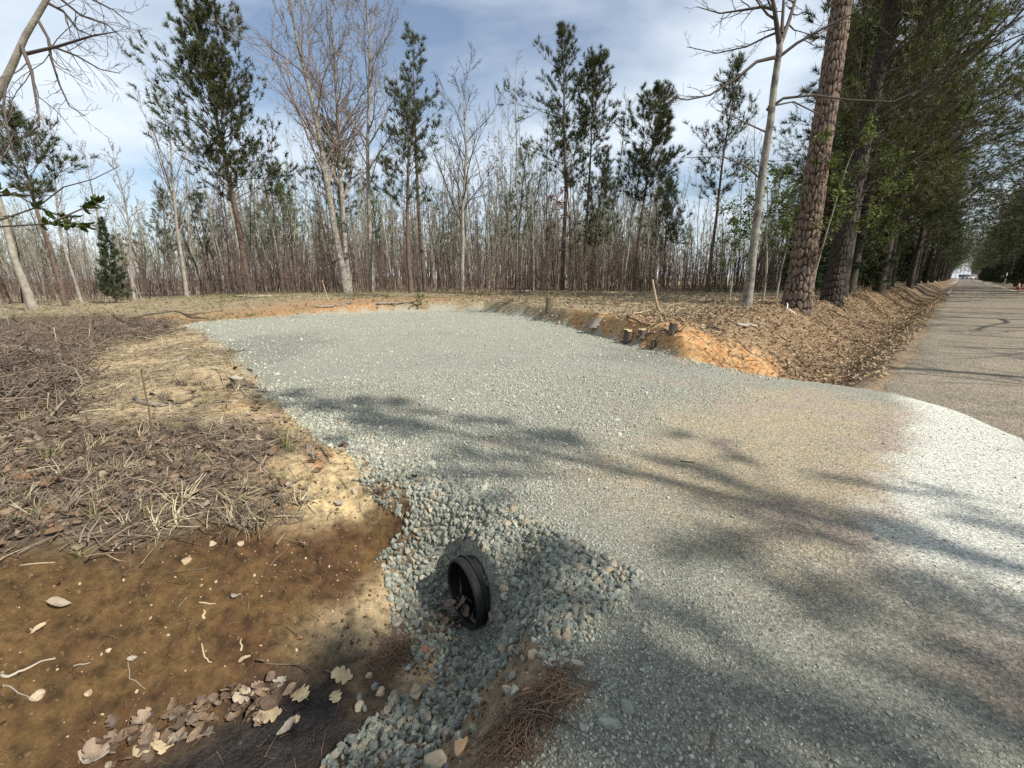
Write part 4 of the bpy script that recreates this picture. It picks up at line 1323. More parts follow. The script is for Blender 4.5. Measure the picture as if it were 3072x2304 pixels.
pts, sc = [], []
for (n, r0, r1, smin, smax, seed) in [(120000, 0.8, 3.3, 0.0035, 0.014, 1), (90000, 3.3, 7.5, 0.006, 0.018, 2), (60000, 7.5, 22, 0.012, 0.026, 3)]:
    X, Y, r = sample(n, r0, r1, seed=seed)
    s, nn = to_sn(X, Y)
    sd = drive_sd(X, Y)
    fines = sstep(2.6, 1.2, nn + 0.5 * fbm(X * 1.2, Y * 1.2, 2, 201)) * sstep(0.9, 2.4, s)      # trodden, fine stone near the road
    keep = (sd + 0.14 * fbm(X * 2.2, Y * 2.2, 3, 71) > -0.12) & (r.random(n) < 1.0 - 0.60 * fines - 0.25 * sstep(0.6, 0.1, nn))
    pa_ = (X - PC[0]) * Rv[0] + (Y - PC[1]) * Rv[1]; pn_ = (X - PC[0]) * Nv[0] + (Y - PC[1]) * Nv[1]
    keep &= ~((np.abs(pn_) < PIPE_R * 1.02) & (pa_ > -0.10) & (pa_ < 0.11))
    coarse = 1 + 0.55 * sstep(0.7, 0.0, sd) * (nn > 0.9) + 0.25 * fbm(X * 0.7, Y * 0.7, 2, 203)
    k = smin + (smax - smin) * r.random(n) ** 2.6
    k *= coarse * (1 - 0.40 * fines) * np.where(r.random(n) < 0.015, 2.0, 1.0)
    P = on_ground(X[keep], Y[keep]); k = k[keep]
    P[:, 2] += k * 0.12
    pts.append(P); sc.append(k)
P = np.concatenate(pts); k = np.concatenate(sc)
scatter('crushed_gravel', P, k, STONES, 'grey-green crushed stone covering the driveway', 'gravel', spin=True, seed=5)

# larger wet blue-green stone round and below the pipe's mouth
X, Y, r = sample(30000, 0.9, 3.6, az=(-45, 25), seed=9)
s, nn = to_sn(X, Y)
sl = (s > 1.30 + 0.2 * fbm(X * 3, Y * 3, 2, 205)) & (s < 2.0) & (nn > 0.95) & (nn < 2.7)
spill = (nn > 1.25 + 0.15 * fbm(X * 4, Y * 4, 2, 206)) & (nn < 1.78 + 0.16 * fbm(X * 3, Y * 3, 2, 207) + 0.25 * sstep(1.1, 1.5, s)) & (s > 0.35) & (s < 1.6)
edge = (np.abs(drive_sd(X, Y) + 0.03) < 0.16) & (nn > 2.2)
pa_ = (X - PC[0]) * Rv[0] + (Y - PC[1]) * Rv[1]; pn_ = (X - PC[0]) * Nv[0] + (Y - PC[1]) * Nv[1]
inp = (np.abs(pn_) < PIPE_R * 1.02) & (pa_ > -0.10) & (pa_ < 0.11)
keep = (sl & (r.random(len(X)) < 0.75) | spill & (r.random(len(X)) < 0.6) | edge & (r.random(len(X)) < 0.5)) & ~inp
X, Y = X[keep], Y[keep]
k = 0.010 + 0.028 * r.random(len(X)) ** 2.0
P = on_ground(X, Y); P[:, 2] += k * 0.25
scatter('coarse_gravel', P, k, STONES_B, 'coarser blue-green stone spilled round the pipe and down the ditch', 'gravel', spin=True, seed=6)

# ---- leaf litter
LB = [(0.17, 0.115, 0.075), (0.27, 0.195, 0.135), (0.105, 0.075, 0.053), (0.34, 0.265, 0.19), (0.21, 0.135, 0.08), (0.13, 0.095, 0.07), (0.42, 0.35, 0.26)]
M_LITTER = mat('dead_leaf', rnd=LB, var=(0.62, 0.58, 0.55), scale=3, rough=0.75, bump=0.2, bscale=10, trans=0.1)
LR = [(0.37, 0.27, 0.165), (0.47, 0.365, 0.23), (0.25, 0.165, 0.10), (0.55, 0.45, 0.31), (0.31, 0.215, 0.13)]
M_LITTER_RED = mat('reddish_dead_leaf', rnd=LR, var=(0.65, 0.6, 0.55), scale=3, rough=0.8, trans=0.1)
M_STRAW = mat('dead_straw', rnd=[(0.40, 0.335, 0.215), (0.52, 0.45, 0.31), (0.27, 0.215, 0.14), (0.33, 0.29, 0.18)], var=(0.7, 0.68, 0.6), scale=3, rough=0.8)
M_STRAW_DARK = mat('dark_dead_stem', rnd=[(0.14, 0.105, 0.08), (0.22, 0.17, 0.125), (0.10, 0.078, 0.062), (0.30, 0.25, 0.185)], var=(0.7, 0.66, 0.62), scale=3, rough=0.85)
M_NEEDLE_BROWN = mat('fallen_pine_needle', rnd=[(0.19, 0.12, 0.08), (0.26, 0.17, 0.11), (0.13, 0.08, 0.055)], var=(0.7, 0.65, 0.6), scale=3, rough=0.75)
M_GRASS = mat('winter_grass', rnd=[(0.115, 0.145, 0.045), (0.24, 0.225, 0.10), (0.33, 0.285, 0.15), (0.16, 0.175, 0.065)], var=(0.75, 0.75, 0.7), scale=3, rough=0.7, trans=0.15)
LEAVES = [leaf_mesh('dead_leaf', 800 + i, M_LITTER, lobed=(i % 2 == 0), curl=0.4 + 0.25 * (i % 3), wide=0.26 + 0.03 * (i % 4)) for i in range(8)]
LEAVES_R = [leaf_mesh('reddish_leaf', 820 + i, M_LITTER_RED, lobed=(i % 2 == 0), curl=0.5 + 0.2 * (i % 3)) for i in range(6)]
STRAWS = [straw_mesh('straw', 840 + i, M_STRAW, w=0.013) for i in range(4)] + [straw_mesh('straw', 850 + i, M_STRAW_DARK, w=0.016) for i in range(6)]
TWIGS = [twig_mesh('twig', 860 + i, (M_STRAW_DARK, M_STRAW)[i % 3 == 0], n=2 + i % 3) for i in range(6)]
TUFTS = [straw_mesh('grass_tuft', 870 + i, (M_STRAW, M_GRASS, M_STRAW_DARK)[i % 3], n=22, spread=0.25, L=1.0, w=0.022) for i in range(6)]


def masks_at(X, Y):
    M = soils(X, Y); s, n = to_sn(X, Y); return M, s, n


X, Y, r = sample(52000, 1.6, 13, az=(-75, -4), seed=21)
M, s, n = masks_at(X, Y)
pr = (0.85 * M['dark'] * (1 - M['bank']) + 0.10) * (1 - 0.9 * M['tan']) * (1 - M['gravel']) * (1 - 0.5 * M['edge']) * (1 - 0.93 * M['bank']) * (n > 2.4)
pr *= sstep(-0.35, 0.35, fbm(X * 1.4, Y * 1.4, 3, 211)) * 0.75 + 0.25
keep = r.random(len(X)) < pr
X, Y = X[keep], Y[keep]
P = on_ground(X, Y, 0.006 + 0.03 * r.random(len(X)))
scatter('leaf_litter', P, 0.03 + 0.085 * r.random(len(P)) ** 1.8, LEAVES, 'grey-brown dead leaves lying over the left bank', 'leaf litter', tilt=0.5, seed=22)

X, Y, r = sample(120000, 1.5, 15, az=(-75, 0), seed=23)
M, s, n = masks_at(X, Y)
pr = (0.9 * M['dark'] + 0.25 + 0.45 * M['tan']) * (1 - M['gravel']) * (1 - 0.95 * M['bank']) * (1 - 0.5 * M['edge']) * (n > 2.2)
pr *= 0.2 + 0.8 * sstep(-0.3, 0.3, fbm(X * 1.1, Y * 1.1, 3, 212))
keep = r.random(len(X)) < pr
X, Y = X[keep], Y[keep]
d = np.hypot(X, Y)
P = on_ground(X, Y, 0.004 + 0.05 * r.random(len(X)) ** 2)
ln = 0.06 + 0.24 * r.random(len(P)) ** 1.8 + 0.012 * d
tan_here = soils(X, Y)['tan'] > 0.5
pk = np.where(r.random(len(P)) < 0.13 + 0.5 * tan_here, r.integers(0, 4, len(P)), r.integers(4, 10, len(P)))
scatter('dead_stems', P, ln, STRAWS, 'tangled dead straw and stems over the left bank', 'straw', pick=pk, tilt=0.22, seed=24)

X, Y, r = sample(3200, 1.6, 16, az=(-75, 60), seed=25)
M, s, n = masks_at(X, Y)
pr = (0.7 * M['dark'] + 0.25 + 0.25 * M['litter_r']) * (1 - M['gravel']) * (1 - 0.8 * M['bank']) * (n > 2.3)
keep = r.random(len(X)) < pr
X, Y = X[keep], Y[keep]
P = on_ground(X, Y, 0.008)
scatter('fallen_twigs', P, 0.15 + 0.6 * r.random(len(P)) ** 2.2, TWIGS, 'small fallen twigs strewn over the cleared ground', 'twigs', tilt=0.12, seed=26)

# brush heaped in the dark strip at the far left
X, Y, r = sample(16000, 7, 24, az=(-70, -20), seed=43)
M, s, n = masks_at(X, Y)
keep = r.random(len(X)) < 0.8 * M['dark'] * (1 - M['gravel'])
X, Y = X[keep], Y[keep]
P = on_ground(X, Y, 0.01); P[:, 2] += 0.12 * r.random(len(P)) ** 2
scatter('brush_heap', P, 0.25 + 0.8 * r.random(len(P)) ** 2, [twig_mesh('brush_twig', 865 + i, M_STRAW_DARK, n=5) for i in range(5)], 'low heaps of dark broken brush at the left of the clearing', 'brush', tilt=0.2, seed=44)

# right bank: reddish leaves and pine needles
X, Y, r = sample(170000, 6.5, 60, az=(-5, 58), seed=27, power=1.6)
M, s, n = masks_at(X, Y)
pr = (0.9 * M['litter_r'] * (1 - 0.85 * M['clay']) + 0.10 * (n > 5)) * (1 - M['gravel']) * (n > 0.62)
pr = np.where((n < 1.3) & (s > 8), pr * 0.5, pr)
keep = r.random(len(X)) < pr
X, Y = X[keep], Y[keep]
P = on_ground(X, Y, 0.01 + 0.03 * r.random(len(X)))
scatter('bank_leaves', P, (0.045 + 0.06 * r.random(len(P)) ** 1.5) * (1 + 0.012 * np.hypot(P[:, 0], P[:, 1])), LEAVES_R, 'reddish dead leaves covering the right bank and ditch', 'leaf litter', tilt=0.4, seed=28)

# field: straw, dry grass and rough tufts
X, Y, r = sample(60000, 7, 46, az=(-62, 50), seed=29)
M, s, n = masks_at(X, Y)
pr = (0.45 + 0.4 * sstep(0.0, 0.4, fbm(X * 0.35, Y * 0.35, 3, 80))) * (1 - M['gravel']) * (1 - 0.8 * M['clay']) * (1 - 0.75 * M['tan']) * (n > 5.0) * (1 - 0.5 * M['far_orange'])
keep = r.random(len(X)) < pr * 0.55
X, Y = X[keep], Y[keep]
P = on_ground(X, Y)
green = sstep(-0.05, 0.4, fbm(X * 0.35, Y * 0.35, 4, 80)) * (to_sn(X, Y)[1] > 13)
u = r.random(len(P))
pk = np.where(u < 0.12 + 0.6 * green, 1 + 3 * r.integers(0, 2, len(P)), np.where(u < 0.75, 3 * r.integers(0, 2, len(P)), 2 + 3 * r.integers(0, 2, len(P))))
scatter('field_grass', P, 0.07 + 0.17 * r.random(len(P)) ** 1.6, TUFTS, 'dry and greenish winter grass over the cleared field', 'grass', pick=pk, tilt=0.2, seed=30)

# near bank tufts
X, Y, r = sample(2600, 1.8, 8, az=(-72, -10), seed=31)
M, s, n = masks_at(X, Y)
keep = (r.random(len(X)) < (0.5 * M['dark'] + 0.12) * (1 - M['gravel']) * (1 - M['bank'])) & (n > 2.6) & (fbm(X * 1.8, Y * 1.8, 2, 214) > 0.0)
X, Y = X[keep], Y[keep]
P = on_ground(X, Y)
scatter('dead_grass', P, 0.09 + 0.14 * r.random(len(P)), TUFTS, 'tufts of dead grass on the left bank', 'grass', tilt=0.35, seed=32,
        pick=np.where(r.random(len(P)) < 0.12, 1, np.where(r.random(len(P)) < 0.3, 0, 2)))

# bare soil: pebbles, needles and crumbs
X, Y, r = sample(30000, 1.2, 6, az=(-72, 12), seed=33)
M, s, n = masks_at(X, Y)
keep = (r.random(len(X)) < 0.22 * M['bank'] * (1 - M['mud']) + 0.4 * M['edge'] * (1 - M['gravel']) + 0.6 * (n > 0.6) * (n < 1.6) * (1 - M['gravel']) * (s < 1.6)) & (M['gravel'] < 0.5)
X, Y = X[keep], Y[keep]
P = on_ground(X, Y, 0.001)
scatter('soil_pebbles', P, 0.002 + 0.012 * r.random(len(P)) ** 4, PEB, 'tan pebbles and crumbs on the bare soil of the ditch bank', 'pebbles', spin=True, seed=34)
M_CLOD = mat('soil_crumb', rnd=[(0.10, 0.058, 0.025), (0.13, 0.08, 0.035), (0.07, 0.04, 0.02), (0.17, 0.115, 0.06), (0.11, 0.07, 0.035)], var=(0.7, 0.68, 0.65), scale=5, rough=0.95)
CLOD = [stone_mesh('soil_crumb', 780 + i, M_CLOD, flat=0.75, sub=0) for i in range(5)]
X, Y, r = sample(60000, 1.1, 6.5, az=(-74, 16), seed=37)
M, s, n = masks_at(X, Y)
keep = (r.random(len(X)) < (0.75 * M['bank'] * (1 - M['mud']) + 0.5 * M['edge'] + 0.5 * (n > 0.7) * (n < 1.6) * (s < 1.4) + 0.2 * (n > 2.8)) * (0.35 + 0.65 * sstep(-0.2, 0.3, fbm(X * 3, Y * 3, 2, 217)))) & (M['gravel'] < 0.5)
X, Y = X[keep], Y[keep]
P = on_ground(X, Y, 0.0)
scatter('soil_crumbs', P, 0.0035 + 0.016 * r.random(len(P)) ** 3.2, CLOD, 'crumbs and clods of brown soil on the bare bank', 'soil', spin=True, seed=38)
NEED = [straw_mesh('pine_needle', 880 + i, M_NEEDLE_BROWN, w=0.010) for i in range(5)]
X, Y, r = sample(9000, 1.2, 7, az=(-72, 20), seed=35)
M, s, n = masks_at(X, Y)
keep = (r.random(len(X)) < 0.38 * M['bank'] + 0.4 * M['edge'] + 0.9 * (n > 0.7) * (n < 1.7) * (s < 1.3)) & (M['gravel'] < 0.5)
X, Y = X[keep], Y[keep]
P = on_ground(X, Y, 0.004)
scatter('fallen_needles', P, 0.05 + 0.11 * r.random(len(P)), NEED, 'fallen brown pine needles on the bare soil', 'pine needles', tilt=0.1, seed=36)

# ---- far wood
X, Y, r = sample(9000, 58, 190, az=(-60, 60), seed=51, power=1.0)
s, n = to_sn(X, Y)
pxl = 1536 + 3 * 442 * X / np.maximum(Y, 1)
keep = (n > 9) & (r.random(len(X)) < np.where((pxl > 200) & (pxl < 640), 0.48, 0.6) * np.where(np.hypot(X, Y) > 110, 0.5, 1.0))
keep &= ~((pxl > 1960) & (pxl < 2230) & (r.random(len(X)) < 0.75))
keep |= (n < -10) & (s > 70) & (r.random(len(X)) < 0.35)
keep &= ~((np.abs(n) < 8) & (s < 440))
X, Y = X[keep][:1900], Y[keep][:1900]
P = on_ground(X, Y)
pk = np.where(r.random(len(P)) < 0.91, r.integers(0, 4, len(P)), r.integers(4, 6, len(P)))
xx = 1536 + 3 * 442 * P[:, 0] / np.maximum(P[:, 1], 1)
scatter('far_wood', P, r.uniform(0.6, 1.05, len(P)) * np.where(xx < 640, 0.66, 1.0), FAR_TREES, 'grey bare wood with some pines closing the view behind the clearing', 'wood', pick=pk, tilt=0.03, seed=52)
sx = np.concatenate([np.repeat(np.arange(330, 640, 5.0), 2), np.full(26, 450.0)])
nx_ = np.concatenate([np.tile([7.0, -8.0], len(np.arange(330, 640, 5.0))), np.linspace(-26, 26, 26)])
X, Y = to_xy(sx + r.uniform(-2, 2, len(sx)), nx_ + r.uniform(-1, 1, len(sx)))
P = on_ground(X, Y)
scatter('road_end_wood', P, r.uniform(1.0, 1.5, len(P)), FAR_TREES, 'distant pines closing over the far end of the road', 'wood', pick=r.integers(4, 6, len(P)), tilt=0.03, seed=53)

CEDM = [one_mesh('understory_cedar', c) for c in CED]
X = []; 
sv_ = np.concatenate([r.uniform(100, 330, 150), r.uniform(60, 330, 150)]); nv_ = np.concatenate([r.uniform(5.5, 13, 150), r.uniform(-16, -7.0, 150)])
X, Y = to_xy(sv_, nv_)
P = on_ground(X, Y)
scatter('roadside_understory', P, r.uniform(0.5, 1.0, len(P)), CEDM, 'dark evergreen understory filling the far roadsides', 'understory', tilt=0.03, seed=54)
# ------------------------------------------------------------------ culvert pipe
M_PIPE = mat('black_plastic_pipe', (0.008, 0.008, 0.009), (0.022, 0.020, 0.018), scale=9, rough=0.55, spec=0.3, bump=0.2, bscale=30)


def ring_surface(ss, rr, sides=56):
    a = np.arange(sides) / sides * 2 * np.pi
    V = (np.asarray(ss)[:, None, None] * Rv + np.asarray(rr)[:, None, None] * (np.cos(a)[None, :, None] * Nv + np.sin(a)[None, :, None] * Zv)).reshape(-1, 3)
    k = len(ss)
    i = (np.arange(k - 1) * sides)[:, None]; j = np.arange(sides)[None]; j2 = (j + 1) % sides
    return V, np.stack([i + j, i + j2, i + sides + j2, i + sides + j], -1).reshape(-1, 4)


pipe = link('culvert_pipe', None, None, tuple(PC))
tag(pipe, 'black corrugated plastic culvert pipe opening into the ditch under the gravel', 'pipe')
ss = np.arange(0.02, 3.0, 0.022)
b_ = Buf(); b_.add(*ring_surface(ss, PIPE_R + 0.012 * np.sign(np.sin(ss * 2 * np.pi / 0.088)) * np.abs(np.sin(ss * 2 * np.pi / 0.088)) ** 0.4))
link('corrugated_shell', b_.mesh('corrugated_shell', [M_PIPE]), pipe)
b_ = Buf(); b_.add(*ring_surface(np.linspace(-0.03, 4.0, 14), np.full(14, PIPE_R - 0.016)))
link('inner_liner', b_.mesh('inner_liner', [M_PIPE]), pipe)
rim_s = np.array([0.05, 0.03, 0.0, -0.02, -0.034, -0.038, -0.035, -0.030, -0.028])
rim_r = np.array([PIPE_R, PIPE_R + 0.004, PIPE_R + 0.006, PIPE_R + 0.006, PIPE_R + 0.003, PIPE_R - 0.004, PIPE_R - 0.011, PIPE_R - 0.016, PIPE_R - 0.018])
b_ = Buf(); b_.add(*ring_surface(rim_s, rim_r))
link('rim', b_.mesh('rim', [M_PIPE]), pipe)

# ------------------------------------------------------------------ rocks one can pick out
GRP_R = 'pale rocks lying on the bare soil'
rock_spots = [(113, 2093, 0.030, 'pale tan rock on the brown soil near the lower left corner'), (560, 1691, 0.030, 'whitish rock at the edge of the dead leaves above the bare soil'),
              (638, 1637, 0.034, 'angular cream rock among dead leaves'), (722, 1638, 0.026, 'small rounded cream rock right of the angular one'),
              (1060, 1480, 0.030, 'white rock on the sandy lip beside the gravel'), (1140, 2080, 0.030, 'round cream rock below the straw clump'),
              (1108, 2040, 0.022, 'small tan rock touching the straw clump'), (890, 2165, 0.030, 'white rock at the edge of the wet mud'),
              (1385, 2262, 0.048, 'large tan boulder-like rock at the bottom edge'), (1310, 2290, 0.055, 'long flat tan rock at the bottom edge'),
              (1172, 2115, 0.026, 'square beige rock beside the wet stones'), (1600, 1975, 0.030, 'reddish rock on the shaded stone slope'),
              (1735, 2000, 0.030, 'grey-green block at the corner of the stone slope'), (1930, 1895, 0.020, 'round grey stone alone on the fine gravel'),
              (2640, 1625, 0.030, 'dark flat stone on the pale dust near the road'), (2840, 1625, 0.020, 'small dark stone on the pale roadside dust'),
              (1880, 2135, 0.035, 'pale wedge-shaped stone low on the gravel'), (1830, 2180, 0.040, 'large grey stone half set in the gravel at the bottom'),
              (268, 2096, 0.022, 'brown stone pressed into the bare soil'), (330, 1965, 0.016, 'small tan stone in the middle of the bare soil')]
ROCK_T = [stone_mesh('tan_rock', 760 + i, M_ROCK_TAN, flat=0.75, sub=2) for i in range(5)]
ROCK_G = [stone_mesh('grey_rock', 770 + i, M_STONE, flat=0.7, sub=2) for i in range(5)]
for i, (px, py, k, lb) in enumerate(rock_spots):
    p = gp(px, py)
    grey = any(w in lb for w in ('grey', 'dark', 'gravel', 'dust'))
    o = link('rock', (ROCK_G if grey else ROCK_T)[i % 5], None, (p[0], p[1], p[2] + k * 0.25), i * 1.3, (k * 1.1, k, k * 0.9))
    tag(o, lb, 'rock', GRP_R)
# the largest loose stones round the pipe
r = np.random.default_rng(77)
c = 0
while c < 110:
    s = r.uniform(0.65, 1.75); n = r.uniform(1.0, 2.75)
    if n > 1.95 and s < 1.35: continue
    x, y = to_xy(s, n)
    pa1 = (x - PC[0]) * Rv[0] + (y - PC[1]) * Rv[1]; pn1 = (x - PC[0]) * Nv[0] + (y - PC[1]) * Nv[1]
    if abs(pn1) < PIPE_R + 0.03 and -0.14 < pa1 < 0.14: continue
    k = r.uniform(0.022, 0.038)
    z = float(terrain(np.array([x]), np.array([y]))[0])
    o = link('loose_stone', STONES_B[c % 6], None, (x, y, z + k * 0.35), 0, k)
    o.rotation_euler = tuple(r.uniform(0, 6.28, 3))
    tag(o, 'loose angular blue-green stone beside or below the pipe mouth', 'stone', 'largest loose stones round the pipe mouth')
    c += 1

# ------------------------------------------------------------------ single dead leaves
M_OAK = mat('pale_oak_leaf', (0.50, 0.40, 0.25), (0.36, 0.27, 0.16), scale=5, rough=0.7, trans=0.1)
M_OAKG = mat('grey_oak_leaf', (0.36, 0.31, 0.25), (0.22, 0.18, 0.14), scale=5, rough=0.6)
M_OAKR = mat('rust_oak_leaf', (0.40, 0.215, 0.115), (0.27, 0.14, 0.075), scale=5, rough=0.7)
OAK = [leaf_mesh('oak_leaf', 900 + i, (M_OAK, M_OAKG, M_OAKR)[i % 3], lobed=True, curl=0.35, wide=0.36) for i in range(6)]
OVAL = [leaf_mesh('oval_leaf', 910 + i, (M_OAK, M_OAKG, M_OAKR)[i % 3], lobed=False, curl=0.5, wide=0.3) for i in range(6)]
leaf_spots = [(1024, 2037, 0.125, 0, 0, 'large pale oak leaf lying on the tan soil by the straw clump'), (1008, 2097, 0.075, 0, 3, 'smaller pale oak leaf just below the large one'),
              (735, 1992, 0.080, 1, 0, 'smooth pink-tan oval leaf on the brown bank'), (805, 2150, 0.12, 0, 0, 'pale oak leaf at the edge of the wet mud'),
              (905, 2095, 0.11, 0, 3, 'pale lobed leaf on top of the leaf heap above the mud'), (840, 2060, 0.09, 0, 1, 'grey lobed leaf standing in the leaf heap'),
              (790, 2120, 0.10, 1, 1, 'grey curled leaf left in the leaf heap'), (615, 2215, 0.12, 1, 1, 'shiny grey leaf lying on the wet mud'),
              (500, 2240, 0.10, 0, 3, 'pale leaf in the heap left of the mud'), (440, 2250, 0.11, 0, 0, 'pale oak leaf further left in the heap by the mud'),
              (285, 2270, 0.14, 1, 4, 'broad folded leaf at the bottom left edge'), (140, 1580, 0.10, 0, 2, 'rust-coloured oak leaf among the grey litter'),
              (650, 1372, 0.11, 0, 2, 'rust oak leaf beside the dead stems'), (840, 1495, 0.10, 0, 1, 'grey oak leaf under the bare roots'),
              (1015, 1515, 0.09, 0, 1, 'grey lobed leaf on the soil left of the gravel'), (710, 1800, 0.07, 0, 1, 'grey crumpled leaf at the top of the bare bank'),
              (1575, 2090, 0.07, 1, 2, 'orange-brown leaf by the lower straw'), (1290, 1960, 0.11, 1, 2, 'long brown leaf on the wet stones below the pipe'),
              (1250, 2090, 0.13, 1, 3, 'long tan leaf slanting over the stones below the straw clump'), (860, 2190, 0.10, 1, 1, 'dark-edged leaf half in the mud'),
              (905, 1920, 0.06, 1, 2, 'small red-brown leaf above the pale sandy spot'), (985, 1235, 0.10, 1, 1, 'dark curled leaf standing on the gravel'),
              (120, 1900, 0.07, 1, 0, 'pale leaf on the soil near the left edge'), (400, 1985, 0.05, 1, 4, 'small grey leaf on the bare bank')]
for i, (px, py, L, typ, v, lb) in enumerate(leaf_spots):
    p = gp(px, py)
    o = link('oak_leaf' if typ == 0 else 'fallen_leaf', (OAK if typ == 0 else OVAL)[v], None, (p[0], p[1], p[2] + 0.012), i * 2.2, L)
    o.rotation_euler = (0.25 * math.sin(i * 3.1), 0.25 * math.cos(i * 1.7), i * 2.2)
    if 'standing on the gravel' in lb:
        o.rotation_euler = (0.3, -1.2, 0.5); o.location.z += 0.05
    tag(o, lb, 'leaf')
# leaf heap at the lip of the mud and in the pipe
hb = []
for i in range(90):
    t = r.random()
    x0_, y0_, _ = gp(300 + 560 * t + r.normal(0, 30), 2270 - 200 * t + r.normal(0, 30))
    hb.append((x0_, y0_))
for i in range(30):
    x_, y_ = to_xy(PIPE_S - r.uniform(-0.12, 0.22), DITCH_N + abs(r.normal(0.05, 0.08))); hb.append((x_, y_))
hb = np.array(hb)
P = on_ground(hb[:, 0], hb[:, 1], 0.01); P[:, 2] = np.where(to_sn(P[:, 0], P[:, 1])[0] > PIPE_S - 0.02, PIPE_Z - PIPE_R + 0.05 + 0.04 * r.random(len(P)), P[:, 2] + 0.03 * r.random(len(P)))
scatter('leaf_heap', P, 0.05 + 0.06 * r.random(len(P)), LEAVES, 'dead leaves washed together in the ditch and in the pipe mouth', 'leaf litter', tilt=0.5, seed=41)


# ------------------------------------------------------------------ washed-up straw clumps
def straw_clump(centers, n, L, label, seed, swirl):
    r = np.random.default_rng(seed)
    P0 = np.array([gp(*c) for c in centers]); base = P0.mean(0)
    b = Buf()
    for i in range(n):
        t = r.random() * (len(P0) - 1); k = int(t); a = t - k
        p = P0[k] * (1 - a) + P0[min(k + 1, len(P0) - 1)] * a + np.array([r.normal(0, 0.05), r.normal(0, 0.05), 0])
        d = unit(P0[min(k + 1, len(P0) - 1)] - P0[min(k, len(P0) - 2)] + r.normal(0, swirl, 3) * 0.12)
        d[2] = r.normal(0, 0.2)
        Q = path(r, p, d, L * r.uniform(0.4, 1.2), 5, 0.28, 0)
        Q -= (Q[-1] - Q[0]) * 0.5
        z = terrain(Q[:, 0], Q[:, 1])
        off = np.hypot(Q[:, 0] - base[0], Q[:, 1] - base[1])
        Q[:, 2] = z + 0.004 + (0.02 + 0.055 * r.random()) * np.exp(-(off / 0.14) ** 2) * r.random() ** 0.5 + 0.01 * r.random(6)
        w = r.uniform(0.0012, 0.0026)
        b.tube(Q - base, np.linspace(w, w * 0.6, 6), 3, int(r.random() < 0.35))
    o = link('straw_clump', b.mesh('straw_clump', [M_NEEDLE_BROWN, M_STRAW_DARK]), None, tuple(base))
    tag(o, label, 'straw clump', 'clumps of washed-up straw near the pipe')


straw_clump([(1235, 1850), (1215, 1930), (1165, 1980), (1130, 2050)], 420, 0.16, 'matted clump of brown straw on the stones left below the pipe', 5, 3)
straw_clump([(1700, 2060), (1640, 2120), (1560, 2190), (1520, 2260)], 420, 0.17, 'fan of brown pine straw at the foot of the slope near the bottom edge', 6, 4)


# ------------------------------------------------------------------ sticks, roots, log, stems
def px_stick(name, pts, r0, r1, label, cat, material, group=None, dz=0.0, side=0, seed=0, sides=6, arch=0.0, sub=3):
    P = np.array([gp(*p) for p in pts])
    k = len(P)
    t = np.linspace(0, k - 1, (k - 1) * sub + 1)
    Q = np.stack([np.interp(t, np.arange(k), P[:, i]) for i in range(3)], -1)
    r = np.random.default_rng(seed + 1000)
    rad = np.linspace(r0, r1, len(Q))
    Q[:, :2] += r.normal(0, r0 * 0.6, (len(Q), 2))
    Q[:, 2] = np.maximum(terrain(Q[:, 0], Q[:, 1]), Q[:, 2]) + rad * 0.8 + dz + arch * np.sin(np.linspace(0, np.pi, len(Q)))
    base = Q[0].copy()
    b = Buf(); b.tube(Q - base, rad, sides, cap=True)
    if side:
        o = link(name, None, None, tuple(base))
        link('stem', b.mesh(name, [material]), o)
        for j in range(side):
            q, T = along(Q - base, r.uniform(0.25, 0.95))
            W = path(r, q, side_dir(r, T, r.uniform(0.5, 1.0)) * np.array([1, 1, 0.35]) + np.array([0, 0, 0.12]), np.linalg.norm(Q[-1] - Q[0]) * r.uniform(0.12, 0.3), 4, 0.14, 0.0)
            bb = Buf(); bb.tube(W, np.linspace(r0 * 0.5, r1 * 0.4, 5), 4)
            link('side_branch', bb.mesh('side_branch', [material]), o)
    else:
        o = link(name, b.mesh(name, [material]), None, tuple(base))
    tag(o, label, cat, group)
    return o


